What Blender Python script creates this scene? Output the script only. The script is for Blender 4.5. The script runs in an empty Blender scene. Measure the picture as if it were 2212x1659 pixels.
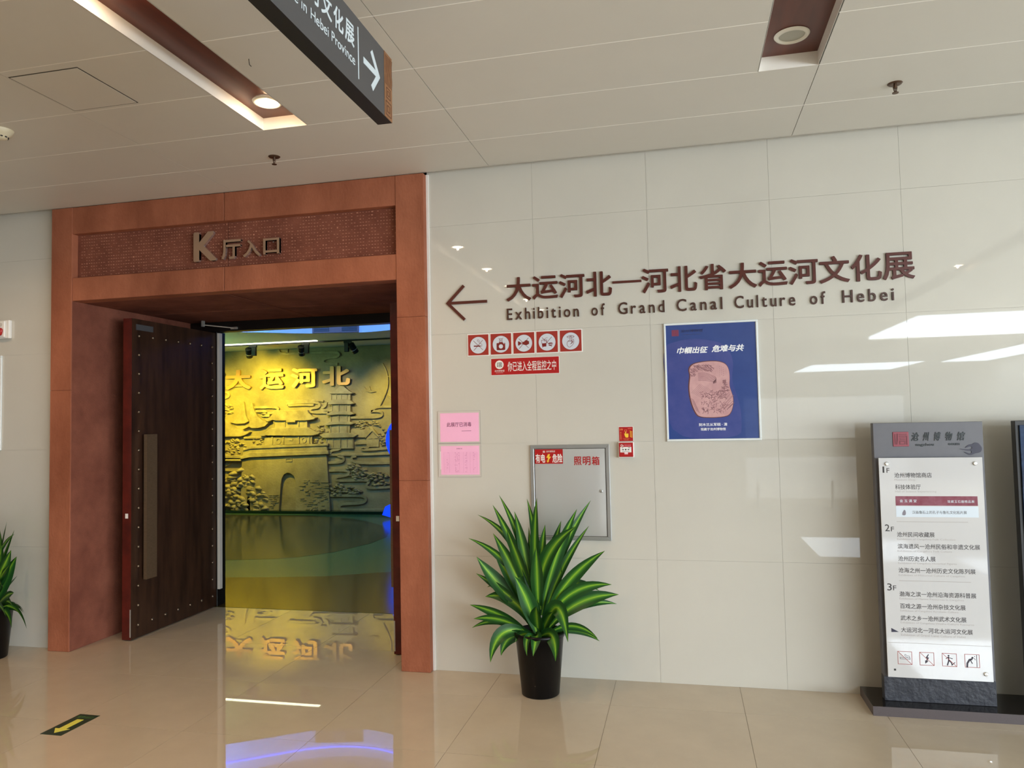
import bpy, bmesh, math, random
from mathutils import Vector, Matrix
random.seed(7)
scene = bpy.context.scene
COL = scene.collection
PI = math.pi

# ------------------------------------------------------------------ camera, world, lights, exposure
cam_data = bpy.data.cameras.new('camera')
cam = bpy.data.objects.new('camera', cam_data)
COL.objects.link(cam)
cam_data.sensor_width = 36.0
cam_data.lens = 26.2056
cam_data.clip_start = 0.05
cam_data.clip_end = 200
RT = Vector((0.974651617, 0.222771307, -0.020668078))
UP = Vector((0.031073221, -0.043303889, 0.998578604))
FW = Vector((-0.221559653, 0.973908475, 0.049128427))
M = Matrix((RT, UP, -FW)).transposed().to_4x4()
M.translation = Vector((0.197147, -5.184494, 1.777698))
cam.matrix_world = M
scene.camera = cam

vs = scene.view_settings
scene.display_settings.display_device = 'sRGB'
vs.view_transform = 'Standard'
vs.look = 'None'
vs.exposure = -0.10
vs.gamma = 1.0
vs.use_curve_mapping = False

world = bpy.data.worlds.new('World')
scene.world = world
world.use_nodes = True
bg = world.node_tree.nodes['Background']
bg.inputs[0].default_value = (0.75, 0.87, 1.0, 1)
bg.inputs[1].default_value = 1.0


def area(name, loc, target, sx, sy, power, color, spread=180):
    l = bpy.data.lights.new(name, 'AREA')
    l.shape = 'RECTANGLE'
    l.size = sx
    l.size_y = sy
    l.energy = power
    l.color = color
    l.spread = math.radians(spread)
    o = bpy.data.objects.new(name, l)
    COL.objects.link(o)
    o.location = loc
    d = Vector(target) - Vector(loc)
    o.rotation_euler = d.to_track_quat('-Z', 'Y').to_euler()
    return o


def spot(name, loc, target, power, color, angle, blend=0.6, r=0.05):
    l = bpy.data.lights.new(name, 'SPOT')
    l.energy = power
    l.color = color
    l.spot_size = math.radians(angle)
    l.spot_blend = blend
    l.shadow_soft_size = r
    o = bpy.data.objects.new(name, l)
    COL.objects.link(o)
    o.location = loc
    d = Vector(target) - Vector(loc)
    o.rotation_euler = d.to_track_quat('-Z', 'Y').to_euler()
    return o


HS = 3.66
DAY = (0.84, 0.93, 1.0)
WARM = (1.0, 0.66, 0.38)
# daylight: the glazed side of the hall (right), and the atrium glazing far behind
area('daylight_side_window', (11.0, -8.0, 1.25), (0.0, -6.0, 1.2), 12.0, 2.3, 1650, DAY)
area('daylight_atrium', (7.5, -37.5, 1.6), (7.5, 0.0, 1.6), 8.0, 2.2, 70, DAY)
area('daylight_skylight', (7.9, -13.25, HS), (7.9, -13.25, 0.0), 6.1, 4.2, 1250, DAY)
# mural and exhibition lighting
YEL = (1.0, 0.78, 0.03)
spot('mural_spot_yellow', (-7.9, 7.2, 3.0), (-8.2, 8.8, 2.0), 520, YEL, 100, 1.0, 0.06)
spot('mural_spot_neutral', (-6.65, 7.2, 3.0), (-6.6, 8.8, 2.0), 120, (1.0, 0.88, 0.50), 60, 1.0, 0.05)
spot('mural_spot_right', (-5.65, 7.2, 3.0), (-5.3, 8.8, 1.9), 200, YEL, 75, 1.0, 0.06)
spot('mural_spot_left', (-9.3, 7.2, 3.0), (-9.6, 8.8, 1.8), 320, YEL, 90, 1.0, 0.06)
area('gallery_floor_fill', (-6.5, 3.4, 3.40), (-6.5, 4.2, 0.0), 5.0, 0.4, 50, (0.55, 1.0, 0.60))  # unseen green fill added to brighten the gallery floor
area('gallery_ceiling_fill', (-9.0, 6.3, 2.6), (-6.8, 7.2, 3.35), 1.5, 0.3, 22, (0.40, 1.0, 0.60))  # hidden lamp added mid-room to turn the gallery ceiling green
area('gallery_blue_cove', (-6.0, 4.9, 3.70), (-5.6, 6.6, 3.42), 6.0, 0.12, 100, (0.12, 0.30, 1.0))


# ------------------------------------------------------------------ materials
def lin(c):
    return tuple(((x / 255) / 12.92 if x / 255 <= 0.04045 else (((x / 255) + 0.055) / 1.055) ** 2.4) for x in c) + (1,)


MATS = {}


def mat(name, rgb, rough=0.5, metal=0.0, var=0.0, scale=3.0, rgb2=None, bump=0.0, bscale=40.0, coat=0.0,
        spec=0.5, emit=None, estr=0.0, detail=5.0, stretch=None, alpha=1.0, trans=0.0):
    if name in MATS:
        return MATS[name]
    m = bpy.data.materials.new(name)
    m.use_nodes = True
    nt = m.node_tree
    b = nt.nodes['Principled BSDF']
    b.inputs['Base Color'].default_value = lin(rgb)
    b.inputs['Roughness'].default_value = rough
    b.inputs['Metallic'].default_value = metal
    b.inputs['Specular IOR Level'].default_value = spec
    b.inputs['Coat Weight'].default_value = coat
    b.inputs['Coat Roughness'].default_value = 0.03
    b.inputs['Alpha'].default_value = alpha
    b.inputs['Transmission Weight'].default_value = trans
    if emit:
        b.inputs['Emission Color'].default_value = lin(emit)
        b.inputs['Emission Strength'].default_value = estr
    if var > 0 or rgb2 or bump > 0:
        tc = nt.nodes.new('ShaderNodeTexCoord')
        mp = nt.nodes.new('ShaderNodeMapping')
        nt.links.new(tc.outputs['Object'], mp.inputs['Vector'])
        if stretch:
            mp.inputs['Scale'].default_value = stretch
    if var > 0 or rgb2:
        n = nt.nodes.new('ShaderNodeTexNoise')
        n.inputs['Scale'].default_value = scale
        n.inputs['Detail'].default_value = detail
        n.inputs['Roughness'].default_value = 0.62
        nt.links.new(mp.outputs[0], n.inputs['Vector'])
        cr = nt.nodes.new('ShaderNodeValToRGB')
        cr.color_ramp.elements[0].position = 0.32
        cr.color_ramp.elements[1].position = 0.68
        c1 = lin(rgb)
        if rgb2:
            c2 = lin(rgb2)
        else:
            c2 = tuple(min(1, x * (1 + var)) for x in c1[:3]) + (1,)
            c1 = tuple(x * (1 - var) for x in c1[:3]) + (1,)
        cr.color_ramp.elements[0].color = c1
        cr.color_ramp.elements[1].color = c2
        nt.links.new(n.outputs['Fac'], cr.inputs['Fac'])
        nt.links.new(cr.outputs['Color'], b.inputs['Base Color'])
    if bump > 0:
        n2 = nt.nodes.new('ShaderNodeTexNoise')
        n2.inputs['Scale'].default_value = bscale
        n2.inputs['Detail'].default_value = 4
        nt.links.new(mp.outputs[0], n2.inputs['Vector'])
        bp = nt.nodes.new('ShaderNodeBump')
        bp.inputs['Strength'].default_value = bump
        bp.inputs['Distance'].default_value = 0.01
        nt.links.new(n2.outputs['Fac'], bp.inputs['Height'])
        nt.links.new(bp.outputs[0], b.inputs['Normal'])
    MATS[name] = m
    return m


m_wall = mat('polished_wall_stone', (203, 200, 190), 0.015, var=0.025, scale=1.3, spec=0.75)
m_joint = mat('wall_joint_cement', (196, 192, 182), 0.8)
m_floor = mat('polished_floor_tile', (192, 180, 160), 0.008, var=0.05, scale=2.2, spec=0.6)
m_fjoint = mat('floor_joint', (120, 108, 92), 0.7)
m_ceil = mat('ceiling_panel_paint', (218, 216, 208), 0.45, var=0.015, scale=2.0)
m_cjoint = mat('ceiling_joint', (246, 243, 236), 0.6)
m_cgap = mat('ceiling_gap_dark', (70, 66, 58), 0.8)
m_recess = mat('recess_wood', (104, 52, 38), 0.35, rgb2=(82, 38, 28), scale=2.0, stretch=(8, 1, 1))
m_rim = mat('recess_rim_white', (240, 236, 228), 0.5)
m_portal = mat('red_sandstone', (172, 106, 78), 0.7, rgb2=(136, 78, 54), scale=2.6, bump=0.3, bscale=60, spec=0.3, stretch=(1, 1, 0.55), detail=9)
m_portal_d = mat('red_sandstone_dark_shaded', (138, 84, 66), 0.8, rgb2=(112, 64, 50), scale=4.0, bump=0.4, bscale=90, spec=0.2)  # darker stone; on the jambs this colour paints in their shade
m_dash = mat('portal_dash_chips', (190, 134, 108), 0.8)
m_door = mat('dark_door_wood', (64, 42, 29), 0.38, rgb2=(40, 25, 18), scale=2.2, stretch=(6, 6, 0.8), spec=0.35)
m_dooredge = mat('door_edge_red_lacquer', (96, 32, 24), 0.25, rgb2=(66, 22, 18), scale=5)
m_stud = mat('bronze_stud', (120, 104, 88), 0.3, metal=0.8)
m_bronze = mat('brushed_bronze', (128, 104, 82), 0.35, metal=0.55, rgb2=(112, 92, 70), scale=30, stretch=(1, 1, 8))
m_alu = mat('aluminium', (196, 196, 192), 0.35, metal=0.6)
m_brass = mat('sign_brass', (160, 130, 106), 0.4, metal=0.2)
m_chrome = mat('letter_side_steel', (235, 235, 232), 0.15, metal=0.9)
m_black = mat('black_paint', (18, 16, 16), 0.4)
m_brown = mat('brown_acrylic', (84, 36, 28), 0.3)
m_brown2 = mat('dark_brown_acrylic', (74, 46, 36), 0.35)
m_steel = mat('stainless_steel', (216, 219, 220), 0.34, metal=0.6, bump=0.02, bscale=3)
m_steelf = mat('stainless_frame', (190, 193, 194), 0.32, metal=0.75)
m_white = mat('white_plastic', (235, 233, 228), 0.35)
m_red = mat('sign_red', (172, 24, 26), 0.35)
m_redb = mat('sign_brick_red', (158, 48, 38), 0.35)
m_dred = mat('print_dark_red', (120, 26, 22), 0.4)
m_disc = mat('print_pale_blue', (205, 212, 222), 0.4)
m_yel = mat('print_yellow', (240, 200, 60), 0.4)
m_org = mat('print_orange', (235, 150, 90), 0.4)
m_pink = mat('pink_paper', (246, 184, 218), 0.5, var=0.02, scale=8)
m_pprint = mat('pink_print_dark', (120, 50, 90), 0.6)
m_pprint2 = mat('pink_print_pale', (214, 140, 184), 0.6)
m_sleeve = mat('plastic_sleeve', (205, 198, 190), 0.1)
m_blue = mat('poster_blue', (46, 70, 136), 0.2, rgb2=(52, 76, 142), scale=5, coat=0.4)
m_blue2 = mat('poster_blue_faded', (76, 84, 150), 0.2, rgb2=(60, 74, 142), scale=9, coat=0.4)
m_pframe = mat('poster_frame', (228, 234, 234), 0.3)
m_pwhite = mat('poster_white', (244, 246, 248), 0.4)
m_pnavy = mat('poster_navy_ink', (22, 30, 72), 0.4)
m_pseal = mat('poster_seal_red', (138, 62, 86), 0.4)
m_stone = mat('inkstone_pink', (212, 168, 168), 0.35, rgb2=(194, 148, 150), scale=12)
m_stone2 = mat('inkstone_engraving', (126, 86, 94), 0.5, rgb2=(150, 104, 110), scale=40)
m_stoneedge = mat('inkstone_edge', (96, 48, 46), 0.5)
m_grey = mat('slate_grey_panel', (104, 104, 110), 0.45, var=0.03, scale=20)
m_slate = mat('rough_slate', (62, 64, 72), 0.5, rgb2=(44, 46, 54), scale=14, bump=0.6, bscale=30, stretch=(1, 1, 3))
m_granite = mat('polished_black_granite', (22, 20, 21), 0.05, var=0.1, scale=60, spec=0.6)
m_granedge = mat('granite_edge', (86, 78, 80), 0.45, var=0.06, scale=120)
m_board = mat('white_glass_board', (206, 205, 205), 0.04, spec=0.7)
m_ink = mat('board_ink', (52, 46, 46), 0.4)
m_ink2 = mat('board_ink_pale', (176, 170, 168), 0.5)
m_line = mat('board_rule', (160, 152, 146), 0.5)
m_seal = mat('seal_rose', (150, 70, 82), 0.4)
m_seal2 = mat('seal_rose_dark', (110, 48, 58), 0.4)
m_dkgreen = mat('calligraphy_dark', (34, 42, 44), 0.4)
m_cloud = mat('cloud_motif_navy', (44, 42, 62), 0.4)
m_maroon = mat('banner_maroon', (124, 48, 66), 0.2, rgb2=(146, 88, 104), scale=14)
m_pale = mat('banner_pale', (216, 226, 236), 0.2)
m_pot = mat('black_plastic_pot', (9, 9, 11), 0.3, spec=0.22)
m_soil = mat('soil', (44, 32, 24), 0.95, rgb2=(28, 20, 14), scale=30)
m_signface = mat('hanging_sign_grey', (74, 74, 76), 0.4)
m_signblk = mat('hanging_sign_black', (26, 26, 27), 0.45)
m_signtxt = mat('hanging_sign_text', (205, 216, 222), 0.4)
m_signwood = mat('sign_wood_band', (150, 106, 70), 0.5, rgb2=(122, 82, 52), scale=12)
m_woodline = mat('sign_wood_groove', (84, 46, 28), 0.6)
m_green = mat('exit_sticker_green', (18, 52, 36), 0.35)
m_exitarrow = mat('exit_arrow_yellow', (226, 222, 92), 0.4)
m_exittxt = mat('exit_text_green', (70, 120, 60), 0.4)
m_spr = mat('sprinkler_bronze', (96, 74, 58), 0.35, metal=0.6)
m_dome = mat('dome_ivory', (226, 218, 190), 0.3)
m_lens = mat('beacon_red_lens', (176, 24, 20), 0.12)
m_mural = mat('mural_gold_plaster', (164, 150, 108), 0.55, rgb2=(120, 108, 74), scale=1.6, bump=0.6, bscale=24, spec=0.35, detail=8)
m_mural2 = mat('mural_relief_plaster', (170, 156, 112), 0.5, rgb2=(132, 118, 82), scale=5, bump=0.4, bscale=50, spec=0.35)
m_gold = mat('gold_letter', (196, 150, 92), 0.42, metal=0.6)
m_ifloor = mat('gallery_floor_green', (86, 120, 84), 0.16, var=0.05, scale=2, spec=0.22)
m_ilake = mat('gallery_floor_olive', (82, 78, 50), 0.14, var=0.08, scale=3, spec=0.22)
m_ifront = mat('gallery_floor_brown', (74, 62, 36), 0.14, var=0.08, scale=3, spec=0.22)
m_plinth = mat('plinth_dark_green', (20, 42, 28), 0.15)
m_iceil = mat('gallery_ceiling', (190, 205, 185), 0.6)
m_idark = mat('gallery_dark_wall', (40, 38, 34), 0.7)
m_fascia = mat('gallery_fascia', (215, 225, 240), 0.5)
m_trackblk = mat('track_black', (10, 10, 10), 0.4)
m_slit = mat('cove_light', (255, 250, 225), 0.5, emit=(255, 248, 215), estr=6.0)
m_blueled = mat('blue_led', (60, 120, 255), 0.4, emit=(30, 90, 255), estr=5.0)
m_cyanled = mat('cyan_led', (90, 230, 255), 0.4, emit=(60, 220, 255), estr=8.0)
m_bluering = mat('blue_lit_acrylic', (20, 50, 220), 0.3, emit=(16, 60, 255), estr=1.6)
m_bluepale = mat('blue_screen_pale', (90, 150, 240), 0.3, emit=(70, 130, 255), estr=0.9)
m_lampon = mat('downlight_lit', (255, 250, 235), 0.4, emit=(255, 240, 212), estr=26.0)
m_lampoff = mat('downlight_diffuser_off', (172, 172, 160), 0.3)
m_lampring = mat('downlight_ring', (232, 230, 218), 0.35)
m_bwall = mat('atrium_wall', (190, 186, 178), 0.5, var=0.03)
m_sky = mat('skylight_glazing', (235, 245, 255), 0.3, emit=(225, 240, 255), estr=9.0)
m_beam = mat('atrium_beam_grey', (150, 145, 136), 0.6)
m_barrier = mat('barrier_grey', (120, 116, 110), 0.4, metal=0.5)


def leaf_mat():
    m = bpy.data.materials.new('striped_leaf')
    m.use_nodes = True
    nt = m.node_tree
    b = nt.nodes['Principled BSDF']
    b.inputs['Roughness'].default_value = 0.40
    b.inputs['Specular IOR Level'].default_value = 0.25
    uv = nt.nodes.new('ShaderNodeUVMap')
    sp = nt.nodes.new('ShaderNodeSeparateXYZ')
    nt.links.new(uv.outputs[0], sp.inputs[0])
    n = nt.nodes.new('ShaderNodeTexNoise')
    n.inputs['Scale'].default_value = 3.0
    mp = nt.nodes.new('ShaderNodeMapping')
    mp.inputs['Scale'].default_value = (14, 1.2, 1)
    nt.links.new(uv.outputs[0], mp.inputs[0])
    nt.links.new(mp.outputs[0], n.inputs['Vector'])
    ab = nt.nodes.new('ShaderNodeMath')
    ab.operation = 'SUBTRACT'
    ab.inputs[1].default_value = 0.5
    nt.links.new(sp.outputs[0], ab.inputs[0])
    ab2 = nt.nodes.new('ShaderNodeMath')
    ab2.operation = 'ABSOLUTE'
    nt.links.new(ab.outputs[0], ab2.inputs[0])
    ad = nt.nodes.new('ShaderNodeMath')
    ad.operation = 'MULTIPLY_ADD'
    ad.inputs[1].default_value = 0.14
    nt.links.new(n.outputs['Fac'], ad.inputs[0])
    nt.links.new(ab2.outputs[0], ad.inputs[2])
    cr = nt.nodes.new('ShaderNodeValToRGB')
    e = cr.color_ramp.elements
    e[0].position = 0.05
    e[0].color = lin((156, 190, 52))
    e[1].position = 0.36
    e[1].color = lin((28, 70, 28))
    x = e.new(0.12)
    x.color = lin((104, 156, 44))
    y = e.new(0.22)
    y.color = lin((54, 108, 36))
    nt.links.new(ad.outputs[0], cr.inputs[0])
    nt.links.new(cr.outputs[0], b.inputs['Base Color'])
    return m


m_leaf = leaf_mat()


# ------------------------------------------------------------------ helpers
def link(o, parent=None):
    COL.objects.link(o)
    if parent is not None:
        o.parent = parent
    return o


def meshobj(name, bm, m, parent=None, smooth=False):
    me = bpy.data.meshes.new(name)
    bm.to_mesh(me)
    bm.free()
    if isinstance(m, (list, tuple)):
        for x in m:
            me.materials.append(x)
    elif m:
        me.materials.append(m)
    if smooth:
        for p in me.polygons:
            p.use_smooth = True
    o = bpy.data.objects.new(name, me)
    return link(o, parent)


def empty(name, loc=(0, 0, 0), rot=(0, 0, 0)):
    o = bpy.data.objects.new(name, None)
    o.empty_display_size = 0.1
    o.location = loc
    o.rotation_euler = rot
    return link(o)


def tag(o, label=None, cat=None, group=None, kind=None):
    if label:
        o['label'] = label
    if cat:
        o['category'] = cat
    if group:
        o['group'] = group
    if kind:
        o['kind'] = kind
    return o


def box(bm, x0, x1, y0, y1, z0, z1, mi=0):
    v = [bm.verts.new(p) for p in ((x0, y0, z0), (x1, y0, z0), (x1, y1, z0), (x0, y1, z0),
                                   (x0, y0, z1), (x1, y0, z1), (x1, y1, z1), (x0, y1, z1))]
    fs = []
    for f in ((0, 3, 2, 1), (4, 5, 6, 7), (0, 1, 5, 4), (1, 2, 6, 5), (2, 3, 7, 6), (3, 0, 4, 7)):
        g = bm.faces.new([v[i] for i in f])
        g.material_index = mi
        fs.append(g)
    return fs


def bev(bm, w, seg=1):
    bmesh.ops.bevel(bm, geom=bm.edges[:], offset=w, segments=seg, affect='EDGES', clamp_overlap=True)


def boxobj(name, x0, x1, y0, y1, z0, z1, m, parent=None, bevel=0.0, seg=1):
    bm = bmesh.new()
    box(bm, min(x0, x1), max(x0, x1), min(y0, y1), max(y0, y1), min(z0, z1), max(z0, z1))
    if bevel:
        bev(bm, bevel, seg)
    return meshobj(name, bm, m, parent)


def prism(bm, pts, z0, z1, mi=0):
    """polygon in local xy, extruded z0..z1"""
    a = 0
    n = len(pts)
    for i in range(n):
        a += pts[i][0] * pts[(i + 1) % n][1] - pts[(i + 1) % n][0] * pts[i][1]
    if a < 0:
        pts = pts[::-1]
    lo = [bm.verts.new((p[0], p[1], z0)) for p in pts]
    hi = [bm.verts.new((p[0], p[1], z1)) for p in pts]
    f = bm.faces.new(hi)
    f.material_index = mi
    f = bm.faces.new(lo[::-1])
    f.material_index = mi
    for i in range(n):
        j = (i + 1) % n
        f = bm.faces.new((lo[i], lo[j], hi[j], hi[i]))
        f.material_index = mi


def circ(cx, cy, r, n=32, ry=None, a0=0, a1=2 * PI):
    ry = ry or r
    return [(cx + r * math.cos(a0 + (a1 - a0) * i / n), cy + ry * math.sin(a0 + (a1 - a0) * i / n)) for i in range(n)]


def stroke(bm, pts, w, z0, z1, closed=False, caps=True):
    """polyline with constant width as mitred ribbon, extruded"""
    n = len(pts)
    P = [Vector((p[0], p[1])) for p in pts]
    L, Rr = [], []
    for i in range(n):
        if closed:
            d0 = (P[i] - P[i - 1])
            d1 = (P[(i + 1) % n] - P[i])
        else:
            d0 = P[i] - P[i - 1] if i > 0 else P[1] - P[0]
            d1 = P[i + 1] - P[i] if i < n - 1 else P[-1] - P[-2]
        d0 = d0.normalized() if d0.length else d1.normalized()
        d1 = d1.normalized() if d1.length else d0
        t = (d0 + d1)
        t = t.normalized() if t.length > 1e-6 else d1
        nn = Vector((-t.y, t.x))
        k = max(0.5, abs(nn.dot(Vector((-d1.y, d1.x)))))
        off = nn * (w / 2 / k)
        p = P[i].copy()
        if caps and not closed:
            if i == 0:
                p = p - d1 * w * 0.35
            if i == n - 1:
                p = p + d0 * w * 0.35
        L.append(p + off)
        Rr.append(p - off)
    rng = range(n if closed else n - 1)
    vs_ = [(bm.verts.new((L[i].x, L[i].y, z0)), bm.verts.new((Rr[i].x, Rr[i].y, z0)),
            bm.verts.new((L[i].x, L[i].y, z1)), bm.verts.new((Rr[i].x, Rr[i].y, z1))) for i in range(n)]
    for i in rng:
        a = vs_[i]
        b = vs_[(i + 1) % n]
        bm.faces.new((a[2], a[3], b[3], b[2]))
        bm.faces.new((a[0], b[0], b[1], a[1]))
        bm.faces.new((a[0], a[2], b[2], b[0]))
        bm.faces.new((a[1], b[1], b[3], a[3]))
    if not closed:
        a = vs_[0]
        bm.faces.new((a[0], a[1], a[3], a[2]))
        a = vs_[-1]
        bm.faces.new((a[0], a[2], a[3], a[1]))


def ringpoly(bm, cx, cy, r0, r1, z0, z1, n=32):
    a = [(math.cos(2 * PI * i / n), math.sin(2 * PI * i / n)) for i in range(n)]
    q = [[bm.verts.new((cx + c * r, cy + s * r, z)) for c, s in a] for r, z in ((r0, z0), (r1, z0), (r1, z1), (r0, z1))]
    for i in range(n):
        j = (i + 1) % n
        bm.faces.new((q[3][i], q[2][i], q[2][j], q[3][j]))
        bm.faces.new((q[0][i], q[0][j], q[1][j], q[1][i]))
        bm.faces.new((q[1][i], q[1][j], q[2][j], q[2][i]))
        bm.faces.new((q[0][i], q[3][i], q[3][j], q[0][j]))


def smoothed(pts, it=2):
    for _ in range(it):
        q = [pts[0]]
        for i in range(len(pts) - 1):
            a, b = pts[i], pts[i + 1]
            q.append((a[0] * .75 + b[0] * .25, a[1] * .75 + b[1] * .25))
            q.append((a[0] * .25 + b[0] * .75, a[1] * .25 + b[1] * .75))
        q.append(pts[-1])
        pts = q
    return pts


def smoothed_closed(pts, it=2):
    for _ in range(it):
        q = []
        n = len(pts)
        for i in range(n):
            a, b = pts[i], pts[(i + 1) % n]
            q.append((a[0] * .75 + b[0] * .25, a[1] * .75 + b[1] * .25))
            q.append((a[0] * .25 + b[0] * .75, a[1] * .25 + b[1] * .75))
        pts = q
    return pts


def lathe(bm, prof, n=32, cx=0, cy=0, mi=0, cap0=True, cap1=True):
    rings = []
    for r, z in prof:
        rings.append([bm.verts.new((cx + r * math.cos(2 * PI * i / n), cy + r * math.sin(2 * PI * i / n), z)) for i in range(n)])
    for k in range(len(rings) - 1):
        for i in range(n):
            j = (i + 1) % n
            f = bm.faces.new((rings[k][i], rings[k][j], rings[k + 1][j], rings[k + 1][i]))
            f.material_index = mi
    if cap0:
        bm.faces.new(rings[0][::-1])
    if cap1:
        bm.faces.new(rings[-1])


def tube(bm, p0, p1, r, n=10):
    p0 = Vector(p0)
    p1 = Vector(p1)
    d = (p1 - p0).normalized()
    a = d.orthogonal().normalized()
    b = d.cross(a)
    q = [[bm.verts.new(p + a * r * math.cos(2 * PI * i / n) + b * r * math.sin(2 * PI * i / n)) for i in range(n)] for p in (p0, p1)]
    for i in range(n):
        j = (i + 1) % n
        bm.faces.new((q[0][i], q[0][j], q[1][j], q[1][i]))
    bm.faces.new(q[0][::-1])
    bm.faces.new(q[1])


def text_mesh(body, bold=0.0, shear=0.0, thick=0.0, bevel=0.0, res=3, space=1.0, ndir=None):
    cu = bpy.data.curves.new('text', 'FONT')
    cu.body = body
    cu.size = 1.0
    cu.shear = shear
    cu.extrude = thick / 2
    cu.bevel_depth = bevel
    cu.bevel_resolution = 1
    cu.resolution_u = res
    cu.space_character = space
    o = bpy.data.objects.new('text', cu)
    COL.objects.link(o)
    dg = bpy.context.evaluated_depsgraph_get()
    me = bpy.data.meshes.new_from_object(o.evaluated_get(dg))
    bpy.data.objects.remove(o)
    bpy.data.curves.remove(cu)
    if bold > 0.0:      # thicken the strokes: overlapping copies of the glyph solid spread on a small circle
        n = ndir or (8 if bold > 0.012 else 4)
        src = [v.co.copy() for v in me.vertices]
        fc = [tuple(p.vertices) for p in me.polygons]
        nv = len(src)
        vv, ff = [], []
        for k in range(n):
            a = 2 * PI * k / n + PI / n
            dx, dy = bold * math.cos(a), bold * math.sin(a)
            vv += [(c.x + dx, c.y + dy, c.z * (1 + 0.004 * k)) for c in src]
            ff += [tuple(i + k * nv for i in f) for f in fc]
        bpy.data.meshes.remove(me)
        me = bpy.data.meshes.new('text')
        me.from_pydata(vv, [], ff)
        me.update()
    return me


def text(body, bx, z, thick, m, parent, name='lettering', bold=0.0, shear=0.0, bevel=0.0, res=3, space=1.0, fit='both', side=None):
    """text fitted into bx=(x0,y0,x1,y1) in the parent's local plane, lifted to z"""
    me = text_mesh(body, bold, shear, 0.1, bevel, res, space)
    xs = [v.co.x for v in me.vertices]
    ys = [v.co.y for v in me.vertices]
    ax, bx_, ay, by = min(xs), max(xs), min(ys), max(ys)
    x0, y0, x1, y1 = bx
    sx = (x1 - x0) / (bx_ - ax)
    sy = (y1 - y0) / (by - ay)
    for v in me.vertices:
        zz = v.co.z / 0.1 * thick + thick / 2
        v.co = Vector((x0 + (v.co.x - ax) * sx, y0 + (v.co.y - ay) * sy, z + zz))
    me.name = name
    me.materials.clear()
    me.materials.append(m)
    if side:
        me.materials.append(side)
        for p in me.polygons:
            if abs(p.normal.z) < 0.5:
                p.material_index = 1
    return link(bpy.data.objects.new(name, me), parent)


def copy_tree(o, parent=None):
    c = o.copy()
    COL.objects.link(c)
    c.parent = parent
    for ch in list(o.children):
        copy_tree(ch, c)
    return c


WALLROT = (PI / 2, 0, 0)      # local x -> X, local y -> Z, local z -> towards the viewer (-Y)

# ------------------------------------------------------------------ hall floor
W = 0.8065
floor = boxobj('floor', -14, 12, -38, 1.43, -0.06, -0.002, m_fjoint)
tag(floor, kind='structure')
xs = [-1.911 + W * k for k in range(-11, 11)]
ys = [1.43] + [0.37 - 0.82 * k for k in range(0, 15)]
tmeshes = {}
G = 0.0022
for j in range(len(ys) - 1):
    for i in range(len(xs) - 1):
        w, d = W - G, (ys[j] - ys[j + 1]) - G
        key = round(d, 3)
        if key not in tmeshes:
            bm = bmesh.new()
            box(bm, 0, w, 0, d, -0.02, 0)
            me = bpy.data.meshes.new('floor_tile')
            bm.to_mesh(me)
            bm.free()
            me.materials.append(m_floor)
            tmeshes[key] = me
        o = bpy.data.objects.new('floor_tile', tmeshes[key])
        o.location = (xs[i] + G / 2, ys[j + 1] + G / 2, 0)
        link(o, floor)
bm = bmesh.new()
box(bm, -14, 12, -38, ys[-1], -0.0019, 0)
tag(meshobj('far_paving', bm, m_floor, floor), kind='stuff')

# ------------------------------------------------------------------ hall wall with stone tiles
HC = 3.61


def hall_wall(name, x0, x1):
    w = boxobj(name, x0, x1, 0.004, 0.16, 0, 4.0, m_joint)
    tag(w, kind='structure')
    g = 0.0012
    k0 = math.floor(x0 / W)
    zs = [0.0, 0.817, 1.617, 2.417, 3.217, 3.95]
    xx = []
    k = k0
    while k * W < x1:
        a, b = max(k * W, x0), min((k + 1) * W, x1)
        if b - a > 0.02:
            xx.append((a, b))
        k += 1
    for a, b in xx:
        for r in range(5):
            bm = bmesh.new()
            dy = random.uniform(-0.0003, 0.0003)
            box(bm, a + g / 2, b - g / 2, dy, 0.004, zs[r] + g / 2, zs[r + 1] - g / 2)
            meshobj('wall_tile', bm, m_wall, w)
    return w


hall_wall('wall_back', -1.60, 9.7)
hall_wall('wall_back_left', -9.7, -4.85)
# white sealant strip between portal and stone wall
o = boxobj('trim_1', -1.604, -1.585, -0.012, 0.012, 0, HC, m_white)
tag(o, kind='structure')

# ------------------------------------------------------------------ ceiling: panels, recesses
ceil = boxobj('ceiling', -14, 12, -9.3, 0.2, HC + 0.12, HC + 0.2, m_cgap)
tag(ceil, kind='structure')
boxobj('edge_strip', -14, 12, -0.075, -0.065, HC, HC + 0.12, m_rim, ceil)
xj = [-3.166 - 2.06 * k for k in range(4, 0, -1)] + [-3.166, -1.105, 0.954, 3.014, 5.07, 7.13, 9.19, 11.25]
yj = [-0.07, -0.569, -1.088]
while yj[-1] > -9.2:
    yj.append(yj[-1] - 0.519)
REC = [(-2.283, -1.986), (0.65, 0.948), (3.60, 3.90), (6.5, 6.8), (-5.2, -4.9), (-8.1, -7.8)]
lightjoint = bmesh.new()
for j in range(len(yj) - 1):
    y1, y0 = yj[j], yj[j + 1]
    for i in range(len(xj) - 1):
        segs = [(xj[i], xj[i + 1])]
        if y1 <= -1.08:
            for a, b in REC:
                ns = []
                for s in segs:
                    if a >= s[0] and b <= s[1]:
                        ns += [(s[0], a), (b, s[1])]
                    else:
                        ns.append(s)
                segs = ns
        for a, b in segs:
            if b - a < 0.005:
                continue
            bm = bmesh.new()
            box(bm, a + 0.0018, b - 0.0018, y0 + 0.0012, y1 - 0.0012, HC, HC + 0.012)
            meshobj('ceiling_panel', bm, m_ceil, ceil)
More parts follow.
